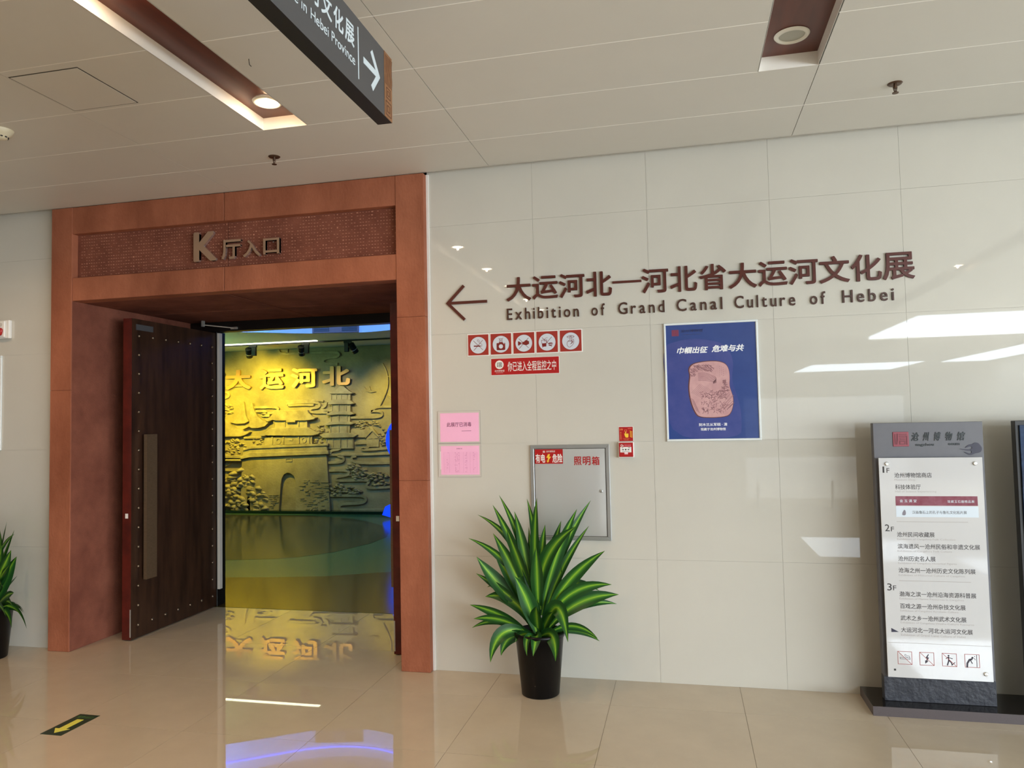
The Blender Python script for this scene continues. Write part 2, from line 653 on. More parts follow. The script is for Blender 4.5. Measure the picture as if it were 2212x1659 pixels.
# pale joint backing behind the lengthwise joints
bm = bmesh.new()
for y in yj[1:-1]:
    cuts = sorted(REC) if y < -1.05 else []
    a = xj[0]
    for c in cuts:
        box(bm, a, c[0] - 0.005, y - 0.0026, y + 0.0026, HC - 0.0008, HC + 0.004)
        a = c[1] + 0.005
    box(bm, a, xj[-1], y - 0.0026, y + 0.0026, HC - 0.0008, HC + 0.004)
meshobj('joint_strip', bm, m_cjoint, ceil)
RD = 0.075
for k, (a, b) in enumerate(REC):
    bm = bmesh.new()
    box(bm, a, b, -9.2, -1.09, HC + RD, HC + RD + 0.01)
    meshobj('recess_panel', bm, m_recess, ceil)
    bm = bmesh.new()
    t = 0.004
    box(bm, a - t, a, -9.2, -1.086, HC, HC + RD + 0.01)
    box(bm, b, b + t, -9.2, -1.086, HC, HC + RD + 0.01)
    box(bm, a, b, -1.090, -1.086, HC, HC + RD + 0.01)
    meshobj('recess_rim', bm, m_rim, ceil)


def downlight(x, y, lit, label, group=None):
    t = empty('downlight', (x, y, HC + RD))
    bm = bmesh.new()
    # ring: profile revolved (local z down is negative)
    prof = [(0.062, -0.002), (0.066, -0.012), (0.080, -0.010), (0.086, -0.002)]
    lathe(bm, prof, 36, cap0=False, cap1=False)
    meshobj('ring', bm, m_lampring, t, True)
    bm = bmesh.new()
    lathe(bm, [(0.0005, -0.018), (0.035, -0.016), (0.055, -0.010), (0.064, -0.003)] if lit else [(0.0005, -0.004), (0.062, -0.003)], 36, cap0=False, cap1=False)
    bmesh.ops.reverse_faces(bm, faces=bm.faces[:])
    meshobj('diffuser', bm, m_lampon if lit else m_lampoff, t)
    if lit:
        s = spot('downlight_beam', (x, y, HC + RD - 0.03), (x, y, 0), lit, WARM, 150, 0.8, 0.05)
        g = bpy.data.lights.new('downlight_glow', 'POINT')
        g.energy = 1.3
        g.color = WARM
        g.shadow_soft_size = 0.010
        go = bpy.data.objects.new('downlight_glow', g)
        COL.objects.link(go)
        go.location = (x, y, HC + RD - 0.032)
    tag(t, label, 'ceiling light', group)
    return t


downlight(-2.13, -1.300, 75, 'lit round white downlight at the wall end of the left wooden ceiling slot')
downlight(-2.13, -2.52, 75, 'lit downlight cut off by the top frame edge in the left wooden slot')
for yy in (-3.75, -4.98, -6.2, -7.4):
    downlight(-2.13, yy, 60, 'lit downlight in the left ceiling slot behind the viewer', 'downlights behind the viewer in the left slot')
downlight(0.792, -1.300, 0, 'unlit round downlight in the right wooden ceiling slot')
downlight(3.75, -5.5, 30, 'lit downlight in the next ceiling slot right of the frame')
for yy in (-1.3, -3.75, -6.2):
    downlight(-5.05, yy, 60, 'lit downlight in the ceiling slot left of the frame', 'downlights in the slot left of the frame')


def sprinkler(x, y, label):
    t = empty('sprinkler_head', (x, y, HC))
    bm = bmesh.new()
    lathe(bm, [(0.0005, -0.001), (0.012, -0.004), (0.034, -0.006), (0.040, 0.0)], 24, cap0=False, cap1=False)
    meshobj('escutcheon', bm, m_spr, t, True)
    bm = bmesh.new()
    tube(bm, (0, 0, 0), (0, 0, -0.028), 0.009)
    tube(bm, (0.010, 0, -0.02), (0.004, 0, -0.052), 0.0025, 6)
    tube(bm, (-0.010, 0, -0.02), (-0.004, 0, -0.052), 0.0025, 6)
    tube(bm, (0, 0, -0.026), (0, 0, -0.05), 0.0025, 6)
    meshobj('frame', bm, m_spr, t)
    bm = bmesh.new()
    lathe(bm, [(0.0005, -0.051), (0.017, -0.052), (0.017, -0.055), (0.0005, -0.056)], 16, cap0=False, cap1=False)
    meshobj('deflector', bm, m_spr, t)
    tag(t, label, 'sprinkler')


sprinkler(-2.462, -0.66, 'bronze sprinkler head on the ceiling above the red stone portal')
sprinkler(1.409, -0.735, 'bronze sprinkler head on the ceiling right of the unlit downlight')

# small ceiling dome at the left edge
t = empty('smoke_detector', (-3.80, -1.52, HC))
bm = bmesh.new()
lathe(bm, [(0.070, 0.0), (0.068, -0.012), (0.058, -0.030), (0.038, -0.044), (0.036, -0.050), (0.020, -0.056), (0.0005, -0.057)], 32, cap0=False, cap1=False)
meshobj('housing', bm, m_dome, t, True)
bm = bmesh.new()
for a in range(10):
    an = a * PI / 5
    box(bm, -0.006, 0.006, -0.003, 0.003, -0.003, 0.003)
    vsl = bm.verts[-8:] if False else list(bm.verts)[-8:]
    bmesh.ops.transform(bm, matrix=Matrix.Translation((0.040 * math.cos(an), 0.040 * math.sin(an), -0.0445)) @ Matrix.Rotation(an + PI / 2, 4, 'Z'), verts=vsl)
meshobj('vent_slot', bm, m_black, t)
tag(t, 'ivory smoke detector on the ceiling at the left frame edge', 'smoke detector')

# access hatch in the ceiling
t = empty('ceiling_access_hatch', (-2.945, -1.853, HC))
bm = bmesh.new()
for a in ((-0.212, 0.212, -0.2185, -0.2125), (-0.212, 0.212, 0.2125, 0.2185), (-0.212, -0.206, -0.2125, 0.2125), (0.206, 0.212, -0.2125, 0.2125)):
    box(bm, a[0], a[1], a[2], a[3], -0.0012, 0.0002)
meshobj('shadow_gap', bm, m_cgap, t)
boxobj('hatch_lid', -0.205, 0.205, -0.2115, 0.2115, -0.003, 0.0, m_ceil, t)
tag(t, 'square cream access hatch outlined in the left part of the ceiling', 'hatch')

# tiny wire hook
bm = bmesh.new()
tube(bm, (0, 0, 0), (0.004, 0, -0.03), 0.002, 6)
tube(bm, (0.004, 0, -0.03), (0.008, 0.01, -0.035), 0.002, 6)
o = meshobj('ceiling_hook', bm, m_cgap)
o.location = (-2.04 + 0.0 - 0.0, -1.98, HC)
o.location = (-1.86, -1.92, HC)
tag(o, 'tiny dark wire hook on the ceiling between slot and hanging sign', 'hook')

# ------------------------------------------------------------------ the portal (door surround)
portal = empty('door_1', (-3.225, 0, 0))
tag(portal, kind='structure')
PX = -3.225


def pbox(name, x0, x1, y0, y1, z0, z1, m=m_portal, bevel=0.003):
    return boxobj(name, x0 - PX, x1 - PX, y0, y1, z0, z1, m, portal, bevel)


FY = -0.07
# right and left pillars built from stacked stone blocks
for (a, b, ya) in ((-1.822, -1.603, FY), (-4.853, -4.652, FY)):   # front blocks; the jamb slabs line the opening
    zz = [0.0, 1.36, 2.55, HC - 0.002] if a > -2 else [0.0, 2.1, HC - 0.002]
    for k in range(len(zz) - 1):
        pbox('pillar_block', a, b, ya, 0.10, zz[k] + 0.0008, zz[k + 1] - 0.0008, bevel=0.002)
for sgn, (a, b) in (('l', (-4.652, -3.252)), ('r', (-3.248, -1.822))):
    pbox('lintel_block', a, b, FY + 0.006, 0.06, 2.832, 3.022)
    pbox('cornice_block', a, b, FY + 0.004, 0.06, 3.386, HC - 0.002)
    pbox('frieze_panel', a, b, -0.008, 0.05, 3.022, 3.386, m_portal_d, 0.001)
# chipped dash pattern on the frieze
bm = bmesh.new()
nr, nc = 14, 118
for r in range(nr):
    z = 3.046 + (3.372 - 3.046) * r / (nr - 1)
    for c in range(nc):
        x = -4.61 + (4.61 - 1.845) * c / (nc - 1) + random.uniform(-0.002, 0.002)
        if random.random() < 0.28:
            continue
        w = random.uniform(0.003, 0.007)
        h = random.uniform(0.0012, 0.0022)
        if random.random() < 0.04:
            h *= 2.6
        box(bm, x - w - PX, x + w - PX, -0.0105, -0.008, z - h, z + h)
tag(meshobj('frieze_dashes', bm, m_dash, portal), kind='stuff')
# jambs, soffit, inner reveals
JX0, JX1 = -4.652, -1.822
for a in (0, 1):
    x = JX0 if a == 0 else JX1
    s = -0.196 if a == 0 else 0.196
    e = 0.003 if a == 0 else -0.003
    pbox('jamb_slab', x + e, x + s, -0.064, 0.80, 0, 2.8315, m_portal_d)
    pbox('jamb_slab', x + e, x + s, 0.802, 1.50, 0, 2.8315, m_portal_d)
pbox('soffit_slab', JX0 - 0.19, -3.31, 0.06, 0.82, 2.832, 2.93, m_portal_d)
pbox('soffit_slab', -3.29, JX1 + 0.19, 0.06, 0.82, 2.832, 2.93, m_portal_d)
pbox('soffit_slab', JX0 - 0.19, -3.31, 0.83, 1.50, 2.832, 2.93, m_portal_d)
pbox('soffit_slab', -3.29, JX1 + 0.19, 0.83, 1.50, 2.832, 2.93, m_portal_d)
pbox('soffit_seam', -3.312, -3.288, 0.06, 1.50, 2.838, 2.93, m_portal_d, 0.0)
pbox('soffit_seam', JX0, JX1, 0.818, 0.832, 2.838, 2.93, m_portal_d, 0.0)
pbox('backing', -4.85, -1.603, 0.06, 0.30, 2.94, 3.9, m_idark, 0)
# door frame at the back: head and posts
pbox('door_head', JX0, JX1, 1.44, 1.56, 2.735, 2.83, m_black, 0.002)
pbox('door_post', -4.47, -4.36, 1.46, 1.60, 0, 2.735, m_black, 0.002)
pbox('door_post', -2.07, -1.96, 1.46, 1.60, 0, 2.735, m_black, 0.002)
pbox('wall_infill', JX0, -4.47, 1.50, 1.62, 0, 2.83, m_idark, 0)
pbox('wall_infill', -1.96, JX1, 1.50, 1.62, 0, 2.83, m_idark, 0)
pbox('weather_strip', -4.352, -4.326, 1.452, 1.50, 0.17, 2.72, mat('weather_strip_grey', (206, 204, 198), 0.5), 0.001)


# ------------------------------------------------------------------ door leaves (opened 90 degrees)
def leaf(px, sign, label):
    """face of the leaf at x=px, thickness away from the opening"""
    t = empty('door_leaf', (px, 0.86, 0.0))
    x0, x1 = (-0.085, 0.0) if sign < 0 else (0.0, 0.085)
    bm = bmesh.new()
    box(bm, x0, x1, -0.588, 0.59, 0.008, 2.72)
    for f in bm.faces:
        if abs(f.normal.x) < 0.5 and f.calc_center_median().y < -0.5:
            f.material_index = 1
    bm.normal_update()
    for f in bm.faces:
        if f.normal.y < -0.5:
            f.material_index = 1
    meshobj('panel', bm, [m_door, m_dooredge], t)
    fx = 0.0
    d = 1 if sign < 0 else -1       # direction the face looks
    me = None
    zs = [0.115 + i * (2.575 - 0.115) / 15 for i in range(16)]
    ysd = [-0.505 + i * (0.505 + 0.525) / 6 for i in range(7)]
    pos = [(ysd[0], z) for z in zs] + [(ysd[-1], z) for z in zs] + [(y, zs[0]) for y in ysd[1:-1]] + [(y, zs[-1]) for y in ysd[1:-1]]
    bm = bmesh.new()
    for k in range(5):
        pass
    lathe(bm, [(0.014, 0.0), (0.0135, 0.005), (0.010, 0.011), (0.005, 0.0145), (0.0006, 0.015)], 12, cap0=True, cap1=True)
    me = bpy.data.meshes.new('stud')
    bm.to_mesh(me)
    bm.free()
    me.materials.append(m_stud)
    for p in me.polygons:
        p.use_smooth = True
    for y, z in pos:
        s = bpy.data.objects.new('stud', me)
        s.location = (fx, y, z)
        s.rotation_euler = (0, PI / 2 * d, 0)
        link(s, t)
    # pull plate on standoffs
    h = empty('pull_handle')
    bpy.data.objects.remove(h)
    bm = bmesh.new()
    q = sorted((0.030 * d, 0.060 * d))
    box(bm, q[0], q[1], -0.475, -0.345, 0.49, 1.725)
    ho = meshobj('pull_handle', bm, m_bronze, t)
    bm = bmesh.new()
    for z in (0.62, 1.10, 1.60):
        q2 = sorted((0.0, 0.032 * d))
        box(bm, q2[0], q2[1], -0.43, -0.40, z - 0.015, z + 0.015)
    meshobj('standoff', bm, m_bronze, ho)
    bm = bmesh.new()
    q = sorted((0.0, 0.004 * d))
    box(bm, q[0], q[1], -0.54, -0.33, 2.625, 2.675)
    meshobj('latch_plate', bm, m_alu if False else m_signface, t)
    bm = bmesh.new()
    box(bm, x0 + 0.03, x0 + 0.055, -0.592, -0.588, 1.02, 1.06)
    meshobj('edge_lock', bm, m_white, t)
    bm = bmesh.new()
    q = sorted((x1 - 0.010 * d if d > 0 else x0 - 0.0, x1 if d > 0 else x0 + 0.010))
    box(bm, q[0] + 0.0, q[1] + 0.0, -0.5895, -0.588, 0.03, 0.26)
    meshobj('worn_edge', bm, m_alu, t)
    tag(t, label, 'door')
    return t


leaf(-4.362, -1, 'open dark wooden door leaf with bronze studs and long pull plate, left')
rl = leaf(-2.045, 1, 'open dark red door leaf seen edge-on beside the right portal pillar')

# the right leaf stands open a little wider than square, turned about its hinge
hinge = Vector((-2.045, 1.45, 0))
ang = math.radians(1.5)
rl.location = hinge + Matrix.Rotation(ang, 3, 'Z') @ (Vector(rl.location) - hinge)
rl.rotation_euler = (0, 0, ang)

# door closer arm
t = empty('door_closer_arm', (-4.2, 1.40, 2.80))
bm = bmesh.new()
tube(bm, (-0.20, -0.10, -0.012), (0.06, 0.03, -0.040), 0.006, 8)
meshobj('rod', bm, m_alu, t)
bm = bmesh.new()
box(bm, -0.213, -0.193, -0.115, -0.085, -0.03, 0.028)
meshobj('pivot_block', bm, m_alu, t)
bm = bmesh.new()
box(bm, 0.02, 0.09, 0.022, 0.042, -0.052, -0.030)
meshobj('end_bracket', bm, m_alu, t)
tag(t, 'thin metal door closer arm under the portal soffit', 'door closer')

# entrance lettering K + characters
t = empty('entrance_lettering', (-3.15, -0.008, 3.2), WALLROT)
ox, oz = -3.15, 3.2


def rel(b, dx=ox, dz=oz):
    return (b[0] - dx, b[1] - dz, b[2] - dx, b[3] - dz)


for ch, b, bold in (('K', (-3.536, 3.083, -3.330, 3.318), 0.034), ('厅', (-3.286, 3.085, -3.117, 3.238), 0.022),
                    ('入', (-3.099, 3.091, -2.950, 3.223), 0.022), ('口', (-2.924, 3.100, -2.785, 3.224), 0.022)):
    text(ch, rel(b), 0.012, 0.024, m_brass, t, 'character', bold=bold, side=m_chrome)
bm = bmesh.new()
for x, y in ((-0.36, 0.08), (-0.36, -0.08), (-0.05, 0.0), (0.12, -0.02), (0.30, 0.0)):
    box(bm, x - 0.004, x + 0.004, y - 0.004, y + 0.004, 0, 0.013)
meshobj('mounting_pin', bm, m_chrome, t)
tag(t, 'raised bronze letters K and three characters on the portal frieze', 'lettering')

# ------------------------------------------------------------------ long wall lettering with arrow
t = empty('wall_lettering', (0.335, 0, 2.6), WALLROT)
body = '大运河北一河北省大运河文化展'
ox, oz = 0.335, 2.6
bm = bmesh.new()
stroke(bm, [(-1.44 - ox, 2.643 - oz), (-1.16 - ox, 2.643 - oz)], 0.020, 0.0, 0.012)
stroke(bm, [(-1.33 - ox, 2.762 - oz), (-1.449 - ox, 2.643 - oz), (-1.328 - ox, 2.523 - oz)], 0.020, 0.0, 0.0121)
meshobj('arrow', bm, m_brown, t)
x0, x1 = -1.014, 1.676
cw = (x1 - x0) / 14
hs = {'一': (0.46, 0.55)}
shape = {'大': (0.03, 0.0, 0.97, 0.96), '运': (0.02, 0.02, 0.98, 0.95), '河': (0.02, 0.01, 0.97, 0.97), '北': (0.02, 0.0, 0.96, 0.98),
         '一': (-0.02, 0.465, 1.02, 0.555), '省': (0.03, 0.0, 0.95, 0.99), '文': (0.01, 0.0, 0.97, 0.99), '化': (0.01, 0.0, 0.97, 0.98), '展': (0.0, 0.0, 0.98, 0.98)}
for i, ch in enumerate(body):
    s = shape[ch]
    a = x0 + cw * i
    text(ch, rel((a + s[0] * cw, 2.632 + s[1] * 0.178, a + s[2] * cw, 2.632 + s[3] * 0.178), ox, oz), 0.0, 0.012, m_brown, t, 'character',
         bold=0.017 if ch != '一' else 0.0, res=4)
words = [('Exhibition', -1.007, -0.489), ('of', -0.400, -0.307), ('Grand', -0.214, 0.101), ('Canal', 0.182, 0.483), ('Culture', 0.561, 0.946), ('of', 1.038, 1.132), ('Hebei', 1.236, 1.544)]
hgt = {'E': .727, 'x': .54, 'h': .74, 'i': .73, 'b': .74, 't': .66, 'o': .55, 'n': .55, 'f': .74, 'G': .75, 'r': .55, 'a': .55, 'd': .74, 'C': .75, 'l': .73, 'u': .55, 'e': .55, 'H': .727}
for wd, a, b in words:
    me = text_mesh(wd, 0.012, 0, 0.1, 0, 3, 1.0)
    # one mesh per letter: lay each glyph out by its own advance
    adv = []
    tot = 0
    for ch in wd:
        m1 = text_mesh(ch, 0.012, 0, 0.1, 0, 2)
        xs_ = [v.co.x for v in m1.vertices]
        ys_ = [v.co.y for v in m1.vertices]
        adv.append((max(xs_) - min(xs_), min(ys_), max(ys_)))
        bpy.data.meshes.remove(m1)
    bpy.data.meshes.remove(me)
    gap = 0.24
    tw = sum(q[0] for q in adv) + gap * (len(wd) - 1)
    sc = (b - a) / tw
    x = a
    for ch, q in zip(wd, adv):
        k = 0.085 / 0.73
        text(ch, rel((x, 2.500 + q[1] * k, x + q[0] * sc, 2.500 + q[2] * k), ox, oz), 0.0, 0.010, m_brown2, t, 'letter', bold=0.008)
        x += (q[0] + gap) * sc
tag(t, 'long row of raised dark brown exhibition lettering with left arrow on stone wall', 'lettering')


# ------------------------------------------------------------------ pictogram plates
def plate(name, x0, z0, x1, z1, m, thick=0.004, loc_y=0.0, r=0.0):
    cx, cz = (x0 + x1) / 2, (z0 + z1) / 2
    t = empty(name, (cx, loc_y, cz), WALLROT)
    boxobj('plate', x0 - cx, x1 - cx, z0 - cz, z1 - cz, 0, thick, m, t, 0.001)
    return t, cx, cz


U = 0.056 / 138


def picto(kind, t, zb):
    bm = bmesh.new()
    z0, z1 = zb, zb + 0.0006

    def q(*pts):
        return [(x * U, -y * U) for x, y in pts]

    w = 7 * U
    if kind in (1, 3, 4):
        stroke(bm, q((-88, -82), (82, 84)), w, z0, z1)
        stroke(bm, q((84, -88), (-84, 92)), w, z0, z1 + 0.0001)
    if kind == 1:
        prism(bm, q((-82, 4), (40, 6), (40, 26), (-82, 24)), z0, z1)
        for k in range(3):
            prism(bm, q((46 + k * 9, 6), (50 + k * 9, 6), (50 + k * 9, 26), (46 + k * 9, 26)), z0, z1)
        stroke(bm, q(*smoothed([(70, 2), (66, -20), (40, -30), (20, -40), (12, -60), (-6, -70), (-20, -85), (-8, -98), (14, -92), (24, -72), (32, -58)])), 5 * U, z0, z1)
    if kind == 2:
        bm2 = [(-78, -14), (-70, -22), (-40, -22), (-30, -38), (28, -38), (38, -22), (70, -22), (78, -14), (78, 92), (68, 104), (-70, 104), (-78, 92)]
        prism(bm, q(*bm2), z0, z1)
        stroke(bm, q((-24, -40), (-24, -96), (26, -96), (26, -40)), 6 * U, z0, z1)
        stroke(bm, q((-18, -80), (18, -50)), 5 * U, z0, z1)
        stroke(bm, q((18, -80), (-18, -50)), 5 * U, z0, z1 + 0.0001)
        stroke(bm, q((-40, -110), (-22, -94)), 5 * U, z0, z1)
        stroke(bm, q((42, -110), (26, -94)), 5 * U, z0, z1)
    if kind == 3:
        prism(bm, q((-104, -34), (-78, -34), (-78, -24), (-50, -16), (-50, 18), (-78, 26), (-78, 38), (-104, 38)), z0, z1)
        prism(bm, q((-28, -16), (6, -28), (30, -50), (66, -50), (72, -34), (94, -34), (94, 20), (72, 22), (60, 36), (20, 34), (-28, 16)), z0, z1)
        for k in (-44, -36):
            stroke(bm, q((k, -14), (k, 16)), 4 * U, z0, z1)
    if kind == 4:
        prism(bm, q((-92, 20), (-12, 16), (-16, 76), (-86, 78)), z0, z1)
        stroke(bm, q((-92, 20), (-98, -36), (-4, -38), (-14, 20)), 7 * U, z0, z1)
        stroke(bm, q((-52, -4), (-42, -60), (8, -80)), 5 * U, z0, z1)
        prism(bm, q((18, 26), (40, 12), (80, 12), (102, 24), (100, 32), (20, 34)), z0, z1)
        prism(bm, q((18, 50), (100, 46), (84, 62), (40, 66)), z0, z1)
    if kind == 5:
        stroke(bm, q(*smoothed([(-66, -74), (-40, -92), (-14, -98), (0, -90), (14, -98), (42, -92), (68, -76), (40, -58), (18, -56)])), 5 * U, z0, z1)
        stroke(bm, q(*smoothed([(-66, -74), (-40, -56), (-14, -52)])), 5 * U, z0, z1)
        stroke(bm, q((-66, -74), (68, -76)), 3 * U, z0, z1)
        stroke(bm, q((-12, -18), (-12, -84), (12, -86), (12, -20)), 6 * U, z0, z1)
        stroke(bm, q(*smoothed([(-12, -18), (-60, 6), (-66, 70), (-40, 104), (-6, 104), (54, 44), (58, -24), (30, -32), (16, -22)])), 6 * U, z0, z1)
        for k in range(3):
            stroke(bm, q(*smoothed([(-44 + 14 * k, 10 - 4 * k), (6 + 10 * k, -2 - 5 * k), (24 + 8 * k, 8), (10 + 10 * k, 52 - 8 * k), (-10 + 10 * k, 50 - 10 * k)])), 5 * U, z0, z1)
    return meshobj('pictogram', bm, m_dred, t)


names = {1: ('no_smoking_sign', 'square red no smoking sign, leftmost of the five pictogram signs'),
         2: ('no_flash_sign', 'square red sign with camera and crossed flash'),
         3: ('no_filming_sign', 'square red sign with crossed out video camera'),
         4: ('no_food_sign', 'square red sign with crossed out cup and burger'),
         5: ('keep_quiet_sign', 'square red sign with finger on lips, rightmost pictogram sign')}
for k in range(1, 6):
    x0 = -1.308 + (k - 1) * 0.1683
    t, cx, cz = plate(names[k][0], x0, 2.2475 + 0.0003 * k, x0 + 0.1655, 2.410 + 0.0003 * k, m_white, 0.004)
    boxobj('red_field', -0.0762, 0.0762, -0.0745, 0.0745, 0.004, 0.0045, m_redb, t)
    bm = bmesh.new()
    prism(bm, circ(0, -0.002, 0.0605, 48), 0.0045, 0.0049)
    meshobj('disc', bm, m_disc, t)
    bm = bmesh.new()
    ringpoly(bm, 0, -0.002, 0.0605, 0.0625, 0.0045, 0.0051, 48)
    meshobj('disc_outline', bm, m_dred, t)
    p = picto(k, t, 0.0049)
    p.location.y = -0.002
    if k == 2:
        bm = bmesh.new()
        prism(bm, circ(0, -0.040 * 0.4 - 0.002, 0.0155, 24), 0.0055, 0.0059)
        prism(bm, circ(0.0225, 0.003, 0.0035, 12), 0.0055, 0.0059)
        meshobj('lens_disc', bm, m_disc, t)
    tag(t, names[k][1], 'sign')

# surveillance notice bar
t, cx, cz = plate('surveillance_notice', -1.1345, 2.104, -0.636, 2.2265, m_white, 0.003)
boxobj('red_field', -0.246, 0.246, -0.0585, 0.0585, 0.003, 0.0035, m_red, t)
bm = bmesh.new()
prism(bm, circ(-1.071 - cx, 2.180 - cz, 0.031, 36), 0.0035, 0.0039)
meshobj('disc', bm, m_white, t)
bm = bmesh.new()


def seal_marks(bm, cx, cy, s, z0, z1, w):
    P = lambda *p: [(cx + x * s, cy + y * s) for x, y in p]
    stroke(bm, P((-.85, .8), (-.85, -.8)), w, z0, z1)
    stroke(bm, P((-.5, .85), (-.5, -.1), (-.62, -.8)), w, z0, z1)
    stroke(bm, P((-.2, .8), (.85, .8)), w, z0, z1)
    stroke(bm, P((-.2, .5), (.9, .5), (.9, -.85)), w, z0, z1)
    stroke(bm, P((-.1, .2), (.6, .2)), w, z0, z1)
    stroke(bm, P((-.1, -.1), (.6, -.1)), w, z0, z1)
    stroke(bm, P((-.15, -.35), (.6, -.35), (.6, -.8), (-.15, -.8)), w, z0, z1, closed=True)


seal_marks(bm, -1.071 - cx, 2.180 - cz, 0.019, 0.0039, 0.0043, 0.0032)
meshobj('seal_mark', bm, m_ink, t)
text('你已进入全程监控之中', (-1.011 - cx, 2.130 - cz, -0.660 - cx, 2.200 - cz), 0.0035, 0.0005, m_white, t, 'notice_text', bold=0.008)
text('沧州博物馆', (-1.108 - cx, 2.129 - cz, -1.034 - cx, 2.143 - cz), 0.0035, 0.0005, m_white, t, 'museum_name', shear=0.2)
bm = bmesh.new()
box(bm, -1.098 - cx, -1.045 - cx, 2.121 - cz, 2.1225 - cz, 0.0035, 0.004)
meshobj('underline', bm, m_white, t)
tag(t, 'long red notice strip with white characters below the pictogram signs', 'sign')

# ------------------------------------------------------------------ blue poster
PX0, PX1, PZ0, PZ1 = 0.0895, 0.703, 1.6155, 2.4175


def snap_frame(t, w, h, fw, m):
    for n_, a in (('frame_rail', (-w / 2, w / 2, h / 2 - fw, h / 2)), ('frame_rail', (-w / 2, w / 2, -h / 2, -h / 2 + fw)),
                  ('frame_stile', (-w / 2, -w / 2 + fw, -h / 2 + fw, h / 2 - fw)), ('frame_stile', (w / 2 - fw, w / 2, -h / 2 + fw, h / 2 - fw))):
        bm = bmesh.new()
        box(bm, a[0], a[1], a[2], a[3], 0, 0.014)
        bev(bm, 0.0025)
        meshobj(n_, bm, m, t)


cx, cz = (PX0 + PX1) / 2, (PZ0 + PZ1) / 2
t = empty('framed_poster', (cx, 0, cz), WALLROT)
snap_frame(t, PX1 - PX0, PZ1 - PZ0, 0.014, m_pframe)
boxobj('blue_sheet', -0.2935, 0.2935, -0.3875, 0.3875, 0.002, 0.008, m_blue, t)
Z5 = lambda u, v: ((u - 725) * 0.000568, -(v - 836) * 0.000566)    # drawing units of the poster art
bm = bmesh.new()
pts = [(165, 400), (330, 345), (520, 318), (700, 345), (860, 390), (950, 500), (980, 640), (950, 820), (1000, 1000), (1040, 1150), (1050, 1350), (1030, 1520), (215, 1520), (190, 900)]
prism(bm, smoothed_closed([Z5(*p) for p in pts], 2), 0.008, 0.0083)
meshobj('faded_stone', bm, m_blue2, t)
outline = [(470, 650), (520, 615), (620, 598), (720, 592), (820, 600), (890, 630), (925, 690), (935, 790), (925, 900), (950, 980), (968, 1050), (960, 1150), (930, 1230), (880, 1268), (700, 1278), (560, 1265), (520, 1220), (480, 1120), (460, 1030), (450, 930), (455, 850), (470, 760), (455, 700)]
bm = bmesh.new()
prism(bm, smoothed_closed([Z5(*p) for p in outline], 2), 0.0083, 0.0087)
meshobj('inkstone_rim', bm, m_stoneedge, t)
bm = bmesh.new()
inner = [(725 + (u - 725 + 4) * 0.965 - 0, 930 + (v - 930) * 0.975) for u, v in outline]
prism(bm, smoothed_closed([Z5(*p) for p in inner], 2), 0.0087, 0.0090)
meshobj('inkstone_face', bm, m_stone, t)
bm = bmesh.new()
zz0, zz1 = 0.0090, 0.0092
rd = random.Random(3)


def scratch(u, v, L, a, w, bend=0.2):
    p = []
    for k in range(5):
        s = k / 4 - 0.5
        p.append(Z5(u + L * s * math.cos(a) - bend * L * (s * s) * math.sin(a), v + L * s * math.sin(a) + bend * L * s * s * math.cos(a)))
    stroke(bm, p, w * 0.000568, zz0, zz1 + rd.uniform(0, 0.00005), caps=False)


for k in range(110):     # dense hill strokes at the top
    a = rd.uniform(0, 1)
    scratch(520 + a * 230, 660 + rd.uniform(-25, 50) + abs(a - 0.5) * 30, rd.uniform(15, 45), rd.uniform(0.2, 1.0), rd.uniform(3, 6))
for k in range(40):
    scratch(500 + rd.uniform(-20, 40), 710 + rd.uniform(-30, 70), rd.uniform(15, 30), rd.uniform(-0.8, 0.8), rd.uniform(3, 5))
for k in range(7):       # flowing folds in the middle
    stroke(bm, [Z5(*p) for p in smoothed([(570, 740 + k * 14), (650, 735 + k * 15), (720, 765 + k * 13), (790, 800 + k * 9), (740, 850 + k * 3)])], 4 * 0.000568, zz0, zz1, caps=False)
for k in range(9):
    scratch(540 + k * 14, 920 + k * 8, 150, 2.35, 2.5, 0)
for k in range(60):      # tree at the right
    a = rd.uniform(0, 1)
    scratch(870 + rd.uniform(-55, 50) * a, 830 + a * 140, rd.uniform(15, 40), rd.uniform(-0.6, 0.6), rd.uniform(4, 8))
for k in range(110):     # figures and rocks at the bottom
    scratch(rd.uniform(600, 880), rd.uniform(950, 1220), rd.uniform(15, 60), rd.uniform(0, PI), rd.uniform(3, 8), 0.6)
for k in range(26):
    scratch(820 + k * 5, 1090 + rd.uniform(-90, 80), 80, -0.8, 4, 0.1)
for k in range(14):
    scratch(490 + k * 5, 1040 + k * 12, 60, 0.6, 3, 0.2)
for k in range(16):
    scratch(820 + (k % 3) * 20, 668 + k * 7.5, 7, PI / 2 + 0.2, 5, 0)
tag(meshobj('engraving', bm, m_stone2, t), kind='stuff')


def pb(b):
    return (b[0] - cx, b[1] - cz, b[2] - cx, b[3] - cz)


